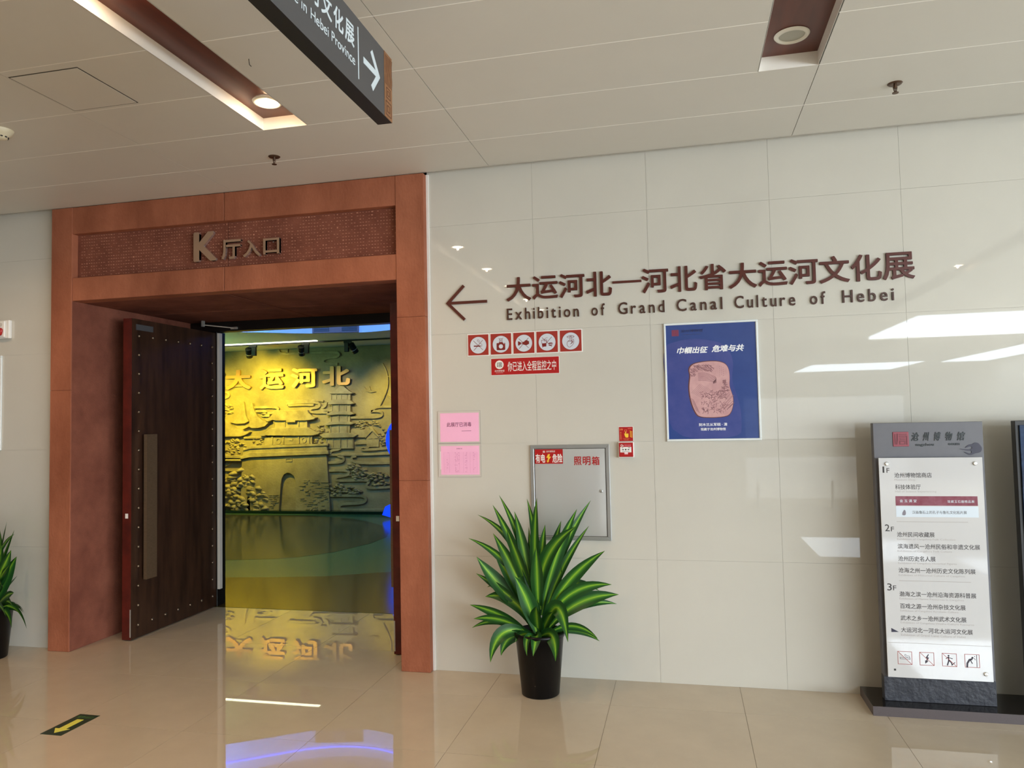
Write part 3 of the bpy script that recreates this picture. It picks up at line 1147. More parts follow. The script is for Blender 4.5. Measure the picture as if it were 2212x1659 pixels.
text('巾帼出征', pb((0.173, 2.207, 0.379, 2.252)), 0.0083, 0.0005, m_pwhite, t, 'title_text', bold=0.034, shear=0.25)
text('危难与共', pb((0.402, 2.210, 0.612, 2.257)), 0.0083, 0.0005, m_pwhite, t, 'title_text', bold=0.034, shear=0.25)
text('刻木兰从军砚 · 清', pb((0.303, 1.714, 0.487, 1.735)), 0.0083, 0.0005, m_pwhite, t, 'caption_text', bold=0.014)
text('现藏于沧州博物馆', pb((0.314, 1.684, 0.476, 1.703)), 0.0083, 0.0005, m_pwhite, t, 'caption_text', bold=0.014)
text('沧州博物馆', pb((0.203, 2.351, 0.350, 2.371)), 0.008, 0.0005, m_pnavy, t, 'museum_name', bold=0.01, shear=0.2)
text('Cangzhou Museum', pb((0.216, 2.334, 0.333, 2.3405)), 0.008, 0.0005, m_pnavy, t, 'museum_name_english', bold=0.01)
boxobj('seal', 0.143 - cx, 0.189 - cx, 2.329 - cz, 2.371 - cz, 0.008, 0.0084, m_pseal, t)
bm = bmesh.new()
seal_marks(bm, 0.166 - cx, 2.350 - cz, 0.019, 0.0084, 0.0087, 0.002)
meshobj('seal_mark', bm, mat('poster_seal_dark', (104, 44, 84), 0.4), t)
tag(t, 'blue poster in white frame showing a pink carved inkstone', 'poster')

# poster at the left frame edge
t = empty('framed_notice', (-5.712, 0, 2.017), WALLROT)
snap_frame(t, 0.614, 0.80, 0.018, m_pframe)
boxobj('sheet', -0.29, 0.29, -0.383, 0.383, 0.002, 0.007, mat('notice_sheet', (176, 182, 190), 0.3, rgb2=(150, 150, 165), scale=2), t)
tag(t, 'pale framed notice cut off by the left frame edge, below red beacon', 'poster')

# fire alarm beacon
t = empty('alarm_beacon', (-5.375, 0, 2.637), WALLROT)
boxobj('housing', -0.062, 0.062, -0.077, 0.077, 0, 0.03, m_white, t, 0.004)
boxobj('cover', -0.058, 0.030, -0.070, 0.070, 0.03, 0.045, m_white, t, 0.005)
bm = bmesh.new()
prism(bm, smoothed_closed([(-0.042, 0.010), (0.018, 0.010), (0.018, -0.030), (0.004, -0.056), (-0.028, -0.056), (-0.042, -0.030)], 1), 0.045, 0.066)
bev(bm, 0.004)
meshobj('red_lens', bm, m_lens, t)
bm = bmesh.new()
prism(bm, circ(-0.006, 0.038, 0.016, 16), 0.045, 0.048)
meshobj('sounder_disc', bm, mat('beacon_grey', (205, 200, 192), 0.4), t)
tag(t, 'white alarm beacon with red lens on the far left wall', 'alarm')

# ------------------------------------------------------------------ pink notices in plastic sleeves
def sleeve(z0, z1, label):
    t = empty('paper_notice', (-1.382, 0, (z0 + z1) / 2), WALLROT)
    h = (z1 - z0) / 2
    boxobj('plastic_sleeve', -0.160, 0.160, -h, h, 0, 0.003, m_sleeve, t, 0.001)
    bm = bmesh.new()
    for a in ((-0.161, 0.161, h - 0.002, h), (-0.161, 0.161, -h, -h + 0.002), (-0.161, -0.159, -h, h), (0.159, 0.161, -h, h)):
        box(bm, a[0], a[1], a[2], a[3], 0, 0.0036)
    meshobj('sleeve_seam', bm, mat('sleeve_edge', (168, 160, 154), 0.3), t)
    tag(t, label, 'notice')
    return t


t = sleeve(1.624, 1.857, 'pink paper notice with one dark line of text, upper of two')
c = 1.7405
boxobj('pink_sheet', -0.142, 0.150, 1.634 - c, 1.841 - c, 0.003, 0.0036, m_pink, t)
text('此展厅已消毒', (-0.092, 0.002, 0.094, 0.034), 0.0036, 0.0004, m_pprint, t, 'notice_text', bold=0.012)
boxobj('date_line', 0.020, 0.092, -0.031, -0.0285, 0.0036, 0.0040, m_pprint, t)
t = sleeve(1.380, 1.620, 'pink paper table sheet in plastic sleeve, lower of two')
c = 1.500
boxobj('pink_sheet', -0.140, 0.149, 1.396 - c, 1.604 - c, 0.003, 0.0036, m_pink, t)
boxobj('paper_behind', -0.145, -0.139, 1.435 - c, 1.565 - c, 0.003, 0.0034, m_white, t)
bm = bmesh.new()
for k in range(16):
    box(bm, -0.118, 0.132, 0.058 - k * 0.0098 - 0.0004, 0.058 - k * 0.0098 + 0.0004, 0.0036, 0.0038)
for x in (-0.118, -0.075, -0.03, 0.0, 0.03, 0.055, 0.08, 0.104, 0.132):
    box(bm, x - 0.0005, x + 0.0005, 0.058 - 15 * 0.0098, 0.058, 0.0036, 0.00385)
rd = random.Random(5)
for k in range(60):
    x = rd.choice((-0.028, -0.018, -0.01, 0.11, -0.09, 0.05)) + rd.uniform(-0.006, 0.006)
    y = 0.054 - rd.randint(0, 14) * 0.0098
    box(bm, x - 0.004, x + 0.004, y - 0.0018, y + 0.0012, 0.0036, 0.0039)
tag(meshobj('table_grid', bm, m_pprint2, t), kind='stuff')
text('消毒登记表', (-0.022, 0.080, 0.022, 0.088), 0.0036, 0.0003, m_pprint, t, 'heading_text', res=2)

# ------------------------------------------------------------------ electrical box
cx, cz = -0.580, 1.272
t = empty('electrical_box', (cx, 0, cz), WALLROT)
w2, h2 = 0.278, 0.3305
for nm, pts in (('frame_rail', [(-w2, h2), (w2, h2), (w2 - .026, h2 - .026), (-w2 + .026, h2 - .026)]),
                ('frame_rail', [(-w2, -h2), (w2, -h2), (w2 - .026, -h2 + .026), (-w2 + .026, -h2 + .026)]),
                ('frame_stile', [(-w2, -h2), (-w2, h2), (-w2 + .026, h2 - .026), (-w2 + .026, -h2 + .026)]),
                ('frame_stile', [(w2, -h2), (w2, h2), (w2 - .026, h2 - .026), (w2 - .026, -h2 + .026)])):
    bm = bmesh.new()
    prism(bm, pts, 0, 0.016)
    bev(bm, 0.0025)
    meshobj(nm, bm, m_steelf, t)
boxobj('shadow_gap', -w2 + 0.02, w2 - 0.02, -h2 + 0.02, h2 - 0.02, 0, 0.006, m_cgap, t)
dr = empty('d')
bpy.data.objects.remove(dr)
# door: gently dished sheet
bm = bmesh.new()
N = 14
gv = []
dw, dh = 0.247, 0.301
for j in range(N + 1):
    row = []
    for i in range(N + 1):
        u, v = i / N * 2 - 1, j / N * 2 - 1
        zz = 0.012 + 0.0016 * math.cos(u * PI / 2) * math.cos(v * PI / 2) * math.sin(3 * u + 2 * v) - 0.003 * (max(abs(u), abs(v)) > 0.999)
        row.append(bm.verts.new((u * dw, v * dh, zz)))
    gv.append(row)
for j in range(N):
    for i in range(N):
        bm.faces.new((gv[j][i], gv[j][i + 1], gv[j + 1][i + 1], gv[j + 1][i]))
door = meshobj('door', bm, m_steel, t, True)
bm = bmesh.new()
lathe(bm, [(0.011, 0.0125), (0.011, 0.017), (0.0085, 0.0185), (0.0005, 0.0185)], 20, cx=0.216, cy=0.008, cap0=False, cap1=False)
lk = meshobj('lock', bm, m_steelf, door, True)
boxobj('keyhole', 0.2152, 0.2168, 0.004, 0.012, 0.0186, 0.019, m_black, door)
boxobj('warning_label', -0.245, -0.046, 0.199, 0.300, 0.0125, 0.0137, m_red, t)
text('有电', (-0.240, 0.206, -0.172, 0.268), 0.0137, 0.0005, m_white, t, 'warning_text', bold=0.022)
text('危险', (-0.120, 0.206, -0.050, 0.268), 0.0137, 0.0005, m_white, t, 'warning_text', bold=0.022)
bm = bmesh.new()
prism(bm, [(-0.136, 0.266), (-0.150, 0.266), (-0.164, 0.240), (-0.150, 0.240), (-0.156, 0.220), (-0.162, 0.220), (-0.154, 0.206), (-0.142, 0.220), (-0.149, 0.221), (-0.129, 0.248), (-0.143, 0.248)], 0.0137, 0.0142)
meshobj('lightning_bolt', bm, m_yel, t)
text('沧州博物馆', (-0.164, 0.278, -0.100, 0.291), 0.0137, 0.0004, m_white, t, 'museum_name', shear=0.2, res=2)
bm = bmesh.new()
seal_marks(bm, -0.180, 0.283, 0.0075, 0.0137, 0.0141, 0.0013)
meshobj('seal_mark', bm, m_white, t)
for i, ch in enumerate('照明箱'):
    text(ch, (0.031 + i * 0.0625, 0.187, 0.031 + i * 0.0625 + 0.053, 0.247), 0.0135, 0.0006, m_red, t, 'character', bold=0.016)
tag(t, 'stainless steel electrical box set in the wall behind the plant', 'electrical box')

# ------------------------------------------------------------------ fire alarm sticker and call point
t = empty('alarm_sticker', (-0.1855, 0, 1.671), WALLROT)
boxobj('backing', -0.0500, 0.0500, -0.0510, 0.0510, 0, 0.002, m_white, t)
boxobj('red_field', -0.0475, 0.0475, -0.0500, 0.0480, 0.002, 0.0024, m_red, t)
K = 0.0000735 * 1.0
V = lambda u, v: ((u - 590) * 0.0001685, -(v - 505) * 0.0001685)
bm = bmesh.new()
prism(bm, [V(*p) for p in [(518, 480), (560, 500), (565, 420), (598, 420), (600, 500), (690, 490), (688, 610), (670, 655), (580, 655), (545, 600)]], 0.0024, 0.0029)
meshobj('hand', bm, m_yel, t)
bm = bmesh.new()
stroke(bm, [V(*p) for p in [(545, 345), (620, 345), (620, 415), (545, 415)]], 0.002, 0.0024, 0.0028, closed=True)
meshobj('button', bm, m_org, t)
bm = bmesh.new()
for k in range(5):
    y = 380 + k * 55
    prism(bm, [V(*p) for p in [(735, y), (775, y + 5), (800, y + 30), (860, y + 28), (850, y + 50), (790, y + 48), (760, y + 20)]], 0.0024, 0.0028)
meshobj('flames', bm, m_yel, t)
text('19', (V(350, 360)[0], V(350, 365)[1], V(462, 290)[0], V(462, 288)[1]), 0.0024, 0.0004, m_org, t, 'number', bold=0.03)
for k, ch in enumerate('消火栓按钮'):
    text(ch, (V(350, 0)[0], V(0, 480 + k * 62)[1], V(402, 0)[0], V(0, 426 + k * 62)[1]), 0.0024, 0.0004, m_org, t, 'side_text', bold=0.01, res=2)
text('火灾时按下此按钮', (V(460, 0)[0], V(0, 718)[1], V(720, 0)[0], V(0, 688)[1]), 0.0024, 0.0004, m_org, t, 'caption_text', res=2)
text('消防报警', (V(500, 0)[0], V(0, 765)[1], V(695, 0)[0], V(0, 738)[1]), 0.0024, 0.0004, m_org, t, 'caption_text', res=2)
boxobj('corner_line', V(670, 0)[0], V(830, 0)[0], V(0, 298)[1], V(0, 275)[1], 0.0024, 0.0028, mat('print_pale_red', (226, 110, 90), 0.4), t)
tag(t, 'square red sticker with yellow pressing hand above the call point', 'sign')

t = empty('fire_call_point', (-0.1855, 0, 1.5625), WALLROT)
boxobj('back_box', -0.0525, 0.0525, -0.0530, 0.0530, 0, 0.030, m_white, t, 0.003)
boxobj('red_cover', -0.0480, 0.0480, -0.0480, 0.0490, 0.030, 0.036, m_red, t, 0.004)
boxobj('press_plate', -0.0400, 0.0360, -0.0170, 0.0200, 0.036, 0.0375, m_white, t, 0.0008)
bm = bmesh.new()
prism(bm, circ(-0.002, 0.002, 0.005, 16), 0.0375, 0.038)
prism(bm, [(-0.026, 0.004), (-0.018, 0.004), (-0.013, 0.002), (-0.018, -0.002), (-0.026, -0.001)], 0.0375, 0.038)
prism(bm, [(0.022, 0.004), (0.014, 0.004), (0.009, 0.002), (0.014, -0.002), (0.022, -0.001)], 0.0375, 0.038)
box(bm, -0.027, -0.018, 0.0125, 0.0155, 0.0375, 0.0379)
box(bm, 0.014, 0.029, 0.0125, 0.0155, 0.0375, 0.0379)
box(bm, -0.026, 0.024, -0.0115, -0.0100, 0.0375, 0.0379)
meshobj('symbols', bm, m_black, t)
boxobj('reset_tab', -0.0115, 0.0125, -0.0300, -0.0168, 0.036, 0.0380, mat('tab_pink', (240, 206, 212), 0.3), t, 0.001)
text('消防按钮', (-0.012, 0.0245, 0.034, 0.0365), 0.036, 0.0005, mat('print_rose', (226, 130, 146), 0.4), t, 'heading_text', bold=0.01)
bm = bmesh.new()
ringpoly(bm, -0.029, 0.0305, 0.0045, 0.0075, 0.036, 0.0366, 20)
box(bm, -0.024, -0.016, 0.0255, 0.0315, 0.036, 0.0366)
meshobj('flame_mark', bm, m_white, t)
tag(t, 'square red fire alarm call point with white press plate', 'fire alarm')

# ------------------------------------------------------------------ information stand
t = empty('stand_base', (2.1, -0.187, 0))
bm = bmesh.new()
box(bm, -0.862, 0.95, -0.166, 0.167, 0.0, 0.055)
bm.normal_update()
for f in bm.faces:
    if abs(f.normal.z) < 0.5:
        f.material_index = 1
meshobj('granite_slab', bm, [m_granite, m_granedge], t)
tag(t, 'low polished black granite base under the directory stand', 'stand base')

cx = 1.6300
t = empty('directory_stand', (cx, -0.246, 0.0), WALLROT)
L = lambda b: (b[0] - cx, b[1], b[2] - cx, b[3])
boxobj('column', -0.302, 0.300, 0.20, 1.716, -0.055, 0, m_grey, t, 0.002)
boxobj('column_foot', -0.302, 0.302, 0.0555, 0.20, -0.057, 0.001, m_slate, t, 0.002)
bd = boxobj('glass_board', 1.345 - cx, 1.909 - cx, 0.205, 1.506, 0.024, 0.031, m_board, t, 0.001)
zf = 0.031
for k, (a, b) in enumerate((((1.3905), 1.471), (1.869, 1.4705), (1.8705, 0.250))):
    bm = bmesh.new()
    tube(bm, (0, 0, 0.0), (0, 0, 0.024), 0.008, 12)
    lathe(bm, [(0.012, 0.031), (0.012, 0.036), (0.009, 0.039), (0.0005, 0.0395)], 18, cap0=True, cap1=False)
    s = meshobj('standoff_screw', bm, m_chrome, t, False)
    s.location = (a - cx, b, 0)
boxobj('screw_hole', 1.379 - cx, 1.390 - cx, 0.244, 0.255, 0.031, 0.0315, m_black, t)
TX = [('1', (1.365, 1.417, 1.375, 1.455), 0), ('F', (1.387, 1.417, 1.403, 1.445), 0), ('2', (1.364, 1.067, 1.390, 1.108), 0), ('F', (1.397, 1.067, 1.414, 1.094), 0),
      ('3', (1.362, 0.715, 1.387, 0.757), 0), ('F', (1.394, 0.717, 1.412, 0.745), 0)]
for s, b, k in TX:
    text(s, L(b), zf, 0.0005, m_ink, t, 'floor_number', bold=0.0 if s == '1' else 0.006)
ZH = [('沧州博物馆商店', (1.429, 1.387, 1.634, 1.417)), ('科技体验厅', (1.431, 1.317, 1.571, 1.347)), ('沧州民间收藏展', (1.429, 1.034, 1.634, 1.064)),
      ('滨海遗风一沧州民俗和非遗文化展', (1.430, 0.964, 1.873, 0.994)), ('沧州历史名人展', (1.430, 0.891, 1.633, 0.921)), ('沧海之州一沧州历史文化陈列展', (1.429, 0.822, 1.843, 0.852)),
      ('渤海之滨一沧州沿海资源科普展', (1.428, 0.682, 1.840, 0.712)), ('百戏之源一沧州杂技文化展', (1.428, 0.611, 1.781, 0.641)), ('武术之乡一沧州武术文化展', (1.428, 0.541, 1.782, 0.571)),
      ('大运河北一河北大运河文化展', (1.428, 0.471, 1.812, 0.501))]
for s, b in ZH:
    text(s, L(b), zf, 0.0005, m_ink, t, 'exhibition_name', bold=0.009, res=2)
EN = [('Museum Shop', (1.429, 1.366, 1.544, 1.381)), ('Hall of Science Experiencing', (1.430, 1.296, 1.655, 1.311)), ('Exhibition of Cangzhou Folk Collection', (1.429, 1.013, 1.745, 1.027)),
      ('Exhibition of Cangzhou Folk Culture', (1.429, 0.942, 1.723, 0.956)), ('Exhibition of Cangzhou Historical Figures', (1.429, 0.871, 1.746, 0.885)),
      ('Exhibition of Historical Culture of Cangzhou', (1.428, 0.800, 1.785, 0.814)), ('Exhibition of Marine Resources in Cangzhou', (1.427, 0.661, 1.773, 0.675)),
      ('Exhibition of Cangzhou Acrobatic Culture', (1.428, 0.590, 1.741, 0.604)), ('Exhibition of Cangzhou Wushu Culture Resource', (1.427, 0.520, 1.821, 0.534)),
      ('Exhibition of Grand Canal Culture of Hebei', (1.427, 0.450, 1.773, 0.464))]
for s, b in EN:
    text(s, L(b), zf, 0.0004, m_ink2, t, 'english_name', res=2)
bm = bmesh.new()
for a in ((1.431, 1.817, 1.125), (1.428, 1.816, 0.775), (1.351, 1.904, 0.409)):
    box(bm, a[0] - cx, a[1] - cx, a[2] - 0.001, a[2] + 0.001, zf, zf + 0.0004)
meshobj('divider_rule', bm, m_line, t)
boxobj('maroon_banner', 1.430 - cx, 1.873 - cx, 1.221, 1.277, zf, zf + 0.0008, m_maroon, t)
boxobj('pale_banner', 1.430 - cx, 1.875 - cx, 1.153, 1.217, zf, zf + 0.0008, m_pale, t)
text('金 玉 满 堂', L((1.452, 1.240, 1.545, 1.258)), zf + 0.0008, 0.0004, m_pale, t, 'banner_text', res=2)
text('馆藏玉石器精品展', L((1.712, 1.238, 1.855, 1.254)), zf + 0.0008, 0.0004, m_pale, t, 'banner_text', res=2, space=1.2)
text('汉画像石上的孔子与鲁礼文化拓片展', L((1.518, 1.172, 1.812, 1.191)), zf + 0.0008, 0.0004, m_ink, t, 'banner_text', res=2)
bm = bmesh.new()
prism(bm, smoothed_closed([(1.462 - cx, 1.163), (1.482 - cx, 1.163), (1.484 - cx, 1.182), (1.478 - cx, 1.198), (1.470 - cx, 1.190), (1.464 - cx, 1.178)], 1), zf + 0.0008, zf + 0.0012)
meshobj('figure_motif', bm, mat('motif_grey', (130, 124, 134), 0.5), t)
bm = bmesh.new()
prism(bm, [(1.374 - cx, 0.494), (1.374 - cx, 0.470), (1.415 - cx, 0.472)], zf, zf + 0.0005)
meshobj('pointer_triangle', bm, m_cloud, t)
# four prohibition pictograms
m_pr = mat('prohibit_red', (166, 92, 88), 0.4)
m_pd = mat('prohibit_dark', (60, 54, 66), 0.4)
for k, x in enumerate((1.4415, 1.5605, 1.6815, 1.8015)):
    y = 0.321
    bm = bmesh.new()
    stroke(bm, [(x - cx - .038, y - .037), (x - cx + .038, y - .037), (x - cx + .038, y + .037), (x - cx - .038, y + .037)], 0.0028, zf, zf + 0.0005, closed=True)
    if k < 3:
        stroke(bm, [(x - cx - .036, y + .036), (x - cx + .036, y - .036)], 0.003, zf, zf + 0.0006)
    meshobj('pictogram_frame', bm, m_pr, t)
    bm = bmesh.new()
    X = lambda *p: [(x - cx + a * 0.001, y + b * 0.001) for a, b in p]
    if k == 0:
        stroke(bm, X((-26, -6), (28, -8), (28, 0), (-26, 2)), 0.002, zf, zf + 0.0005, closed=True)
        stroke(bm, X(*smoothed([(26, 2), (26, 12), (12, 12), (4, 22), (-2, 16), (6, 6), (16, 4)])), 0.002, zf, zf + 0.0005)
    if k == 1:
        prism(bm, X((8, 28), (12, 26), (4, 10), (12, 8), (2, -12), (8, -14), (-10, -28), (-10, -8), (-4, -10), (0, 4), (-8, 4)), zf, zf + 0.0005)
    if k == 2:
        prism(bm, circ(x - cx - 0.004, y + 0.024, 0.005, 12), zf, zf + 0.0005)
        stroke(bm, X((-5, 16), (-4, -4), (-12, -30)), 0.007, zf, zf + 0.0005)
        stroke(bm, X((-3, -2), (8, -14), (14, -28)), 0.006, zf, zf + 0.0005)
        stroke(bm, X((-18, 6), (-10, 14), (16, 8)), 0.004, zf, zf + 0.0005)
        stroke(bm, X((10, -30), (28, -14)), 0.004, zf, zf + 0.0005)
    if k == 3:
        prism(bm, circ(x - cx + 0.002, y + 0.018, 0.006, 12), zf, zf + 0.0005)
        stroke(bm, X((-28, -36), (-26, -14), (-14, 6), (-2, 10)), 0.010, zf, zf + 0.0005)
        stroke(bm, X((-10, 6), (0, -14)), 0.005, zf, zf + 0.0005)
        stroke(bm, X((24, 34), (24, -34)), 0.003, zf, zf + 0.0005)
        for q in ((14, 26), (13, 14), (16, 8)):
            prism(bm, circ(x - cx + q[0] * .001, y + q[1] * .001, 0.0025, 8), zf, zf + 0.0005)
    meshobj('pictogram', bm, m_pd, t)
# header: seal, calligraphy, cloud
boxobj('seal', 1.437 - cx, 1.526 - cx, 1.573, 1.661, 0, 0.004, m_seal, t, 0.002)
bm = bmesh.new()
seal_marks(bm, 1.4815 - cx, 1.617, 0.037, 0.004, 0.006, 0.005)
meshobj('seal_mark', bm, m_seal2, t)
for i, ch in enumerate('沧州博物馆'):
    a = (1.540, 1.604, 1.665, 1.727, 1.790)[i]
    text(ch, L((a, 1.605, a + (0.044, 0.036, 0.038, 0.040, 0.045)[i], 1.657)), 0, 0.003, m_dkgreen, t, 'character', bold=0.018, shear=0.25)
text('angzhou', L((1.561, 1.570, 1.663, 1.592)), 0, 0.002, m_dkgreen, t, 'english_name', bold=0.03, res=2)
text('eeum', L((1.740, 1.577, 1.803, 1.590)), 0, 0.002, m_dkgreen, t, 'english_name', bold=0.03, res=2)
Cn = lambda *ps: [((1.793 + (u - 1550) * 0.000346) - cx, 1.517 + (615 - v) * 0.000366) for u, v in ps]
bm = bmesh.new()
prism(bm, smoothed_closed(Cn((1770, 440), (1810, 410), (1860, 415), (1890, 450), (1920, 500), (1905, 560), (1860, 580), (1810, 585), (1780, 600), (1740, 615), (1690, 600), (1630, 560), (1660, 560), (1700, 580), (1740, 590), (1760, 560), (1740, 540), (1700, 545), (1640, 530), (1550, 505), (1620, 515), (1690, 520), (1750, 520), (1770, 490), (1740, 470), (1690, 490), (1650, 500), (1690, 460), (1730, 440)), 2), 0, 0.003)
meshobj('cloud_motif', bm, m_cloud, t)
tag(t, 'tall grey directory stand with white glass board listing floors 1F to 3F', 'directory')

# second stand at the right frame edge
t = empty('display_stand', (2.40, -0.246, 0.0), WALLROT)
boxobj('cabinet', -0.300, 0.300, 0.0555, 1.716, -0.055, 0, m_black, t, 0.002)
boxobj('screen', -0.280, 0.280, 0.25, 1.690, 0, 0.012, mat('display_blue', (60, 84, 120), 0.1, rgb2=(24, 34, 60), scale=4), t, 0.002)
tag(t, 'black display stand cut off by the right frame edge', 'display stand')


# ------------------------------------------------------------------ potted plants
def leaf_mesh(root, mid, tip, wid, fold, roll):
    root, mid, tip = Vector(root), Vector(mid), Vector(tip)
    s = min(0.78, max(0.35, (mid - root).length / ((mid - root).length + (tip - mid).length)))
    ctrl = (mid - root * (1 - s) ** 2 - tip * s ** 2) / (2 * s * (1 - s))
    bm = bmesh.new()
    uvl = bm.loops.layers.uv.new('UVMap')
    n = 14
    rows = []
    for i in range(n + 1):
        t_ = i / n
        p = root * (1 - t_) ** 2 + ctrl * 2 * t_ * (1 - t_) + tip * t_ ** 2
        d = ((ctrl - root) * (1 - t_) + (tip - ctrl) * t_).normalized()
        ref = Vector((0.15 * roll, -1, 0.15))
        side = d.cross(ref)
        if side.length < 1e-3:
            side = Vector((1, 0, 0))
        side.normalize()
        side = (Matrix.Rotation(roll * 0.55, 3, d) @ side)
        nor = side.cross(d).normalized()
        prof = (0.26 + 0.74 * math.sin(t_ / 0.5 * PI / 2) ** 1.5) if t_ < 0.5 else max(0.015, (1 - ((t_ - 0.5) / 0.5) ** 2.0) ** 1.05)
        w = wid * prof / 2
        r = []
        for k, c in enumerate((-1, -0.5, 0, 0.5, 1)):
            r.append(bm.verts.new(p + side * w * c + nor * fold * w * abs(c) * 0.55))
        rows.append(r)
    for i in range(n):
        for k in range(4):
            f = bm.faces.new((rows[i][k], rows[i][k + 1], rows[i + 1][k + 1], rows[i + 1][k]))
            for lp, uv in zip(f.loops, ((k / 4, i / n), ((k + 1) / 4, i / n), ((k + 1) / 4, (i + 1) / n), (k / 4, (i + 1) / n))):
                lp[uvl].uv = uv
    me = bpy.data.meshes.new('leaf')
    bm.to_mesh(me)
    bm.free()
    me.materials.append(m_leaf)
    for p in me.polygons:
        p.use_smooth = True
    return me


LV = [((560, 900), (400, 290), (280, 85), 50, .5), ((520, 800), (350, 320), (250, 150), 58, .2), ((500, 900), (300, 330), (118, 232), 45, .35), ((480, 950), (262, 490), (80, 392), 55, .1),
      ((540, 950), (350, 500), (258, 362), 80, -.1), ((570, 900), (470, 400), (410, 205), 75, .1), ((560, 850), (470, 560), (385, 310), 80, -.3), ((590, 800), (568, 300), (515, 105), 50, .3),
      ((590, 800), (592, 340), (608, 90), 62, 0), ((580, 900), (545, 520), (525, 320), 48, .3), ((610, 800), (645, 450), (672, 285), 62, -.1), ((600, 900), (618, 620), (632, 420), 78, -.7),
      ((640, 800), (730, 420), (775, 270), 62, .3), ((640, 900), (810, 370), (910, 170), 78, .1), ((660, 850), (880, 300), (993, 125), 56, .4), ((640, 850), (740, 440), (920, 280), 90, -.3),
      ((660, 950), (850, 500), (983, 308), 50, .2), ((680, 950), (890, 640), (1115, 462), 85, -.2), ((640, 980), (735, 720), (765, 530), 92, .4), ((520, 950), (260, 690), (140, 532), 100, -.1),
      ((480, 900), (230, 720), (128, 660), 52, .2), ((500, 930), (300, 740), (190, 780), 48, .4), ((520, 1000), (330, 830), (188, 840), 82, -.2), ((520, 1050), (240, 930), (82, 890), 68, 0),
      ((520, 1060), (270, 985), (108, 995), 62, -.3), ((500, 1060), (240, 1020), (78, 1078), 42, .1), ((540, 1060), (355, 1070), (275, 1260), 84, -.5), ((550, 1080), (400, 1110), (330, 1240), 72, -.3),
      ((590, 1060), (520, 790), (460, 640), 100, -.6), ((600, 1070), (612, 930), (630, 840), 84, -.8), ((630, 1060), (690, 960), (740, 890), 66, -.6), ((700, 960), (960, 740), (1150, 718), 78, -.2),
      ((720, 1000), (980, 830), (1195, 800), 92, -.1), ((760, 960), (1050, 860), (1175, 880), 50, .2), ((700, 950), (900, 725), (1050, 780), 60, .5), ((650, 1050), (770, 870), (850, 1085), 96, -.6),
      ((680, 1080), (900, 1030), (1040, 1110), 52, 0), ((690, 1090), (880, 1070), (1045, 1150), 42, .2), ((620, 1080), (720, 1060), (760, 1220), 88, -.6), ((600, 1080), (612, 1080), (606, 1180), 62, -.95),
      ((570, 1080), (552, 1080), (562, 1180), 44, -.95), ((650, 1050), (790, 930), (900, 930), 74, .4), ((520, 950), (430, 720), (370, 560), 74, .5), ((500, 900), (350, 620), (262, 490), 72, .3),
      ((560, 1090), (480, 1090), (440, 1135), 46, -.5), ((560, 950), (480, 720), (430, 560), 60, .7), ((640, 950), (700, 640), (690, 400), 60, .6), ((520, 1000), (400, 800), (340, 740), 70, .6),
      ((660, 1000), (820, 780), (880, 640), 64, .6), ((600, 950), (560, 650), (540, 480), 60, .7)]


def plant(loc, label):
    t = empty('potted_plant', loc)
    bm = bmesh.new()
    lathe(bm, [(0.118, 0.0), (0.123, 0.006), (0.158, 0.372), (0.165, 0.374), (0.167, 0.400), (0.160, 0.402), (0.156, 0.398), (0.152, 0.36)], 48, cap0=True, cap1=False)
    meshobj('pot', bm, m_pot, t, True)
    bm = bmesh.new()
    lathe(bm, [(0.0005, 0.368), (0.08, 0.366), (0.154, 0.360)], 24, cap0=False, cap1=False)
    meshobj('soil', bm, m_soil, t, True)
    s = 0.000880
    rd = random.Random(11)
    for k, (r, m_, tp, w, dep) in enumerate(LV):
        def cv(p, y):
            return ((p[0] - 605) * s, y, (1090 - p[1]) * s + 0.385)
        y0 = rd.uniform(-0.03, 0.03) + dep * 0.03
        rt = cv((605 + (r[0] - 605) * 0.55, min(1110, r[1] + 60)), y0)
        yt = dep * 0.24 + (rd.uniform(-0.07, 0.07) if abs(tp[0] - 605) > 150 else 0)
        me = leaf_mesh(rt, cv(m_, y0 + (yt - y0) * 0.55), cv(tp, yt), w * s * 1.24, 0.5, rd.uniform(-0.7, 0.7))
        o = bpy.data.objects.new('leaf', me)
        link(o, t)
    tag(t, label, 'potted plant')
    return t


p1 = plant((-0.760, -0.320, 0), 'striped leaf plant in black pot before the steel electrical box')
p2 = copy_tree(p1)
p2.location = (-5.175, -0.30, 0)
p2.rotation_euler = (0, 0, math.radians(152))
p2['label'] = 'striped leaf plant in black pot cut off by left frame edge'

# ------------------------------------------------------------------ hanging direction sign
xs_ = -1.031
t = empty('hanging_sign', (xs_, -3.3, 3.27), (PI / 2, 0, PI / 2))      # local x -> +Y, local y -> +Z, local z -> +X
Yl = lambda y: y + 3.3
Zl = lambda z: z - 3.27
zb, zt = 3.120, 3.413
bm = bmesh.new()
box(bm, Yl(-4.5), Yl(-2.101), Zl(zb), Zl(zt), -0.068, 0.0)
bm.normal_update()
for f in bm.faces:
    if f.normal.z < 0.5:
        f.material_index = 1
meshobj('sign_box', bm, [m_signface, m_signblk], t)
boxobj('wood_band', Yl(-2.186), Yl(-2.1005), Zl(zb + 0.001), Zl(zt), -0.001, 0.0016, m_signwood, t)
bm = bmesh.new()
rd = random.Random(4)


def key(cx_, cy_, s):
    P = lambda *p: [(cx_ + a * s, cy_ + b * s) for a, b in p]
    stroke(bm, P((-1, -1), (1, -1), (1, 1), (-1, 1)), 0.0035, 0.0016, 0.0024, closed=True)
    stroke(bm, P((-.45, -.45), (.45, -.45), (.45, .45), (-.45, .45)), 0.003, 0.0016, 0.0024, closed=True)


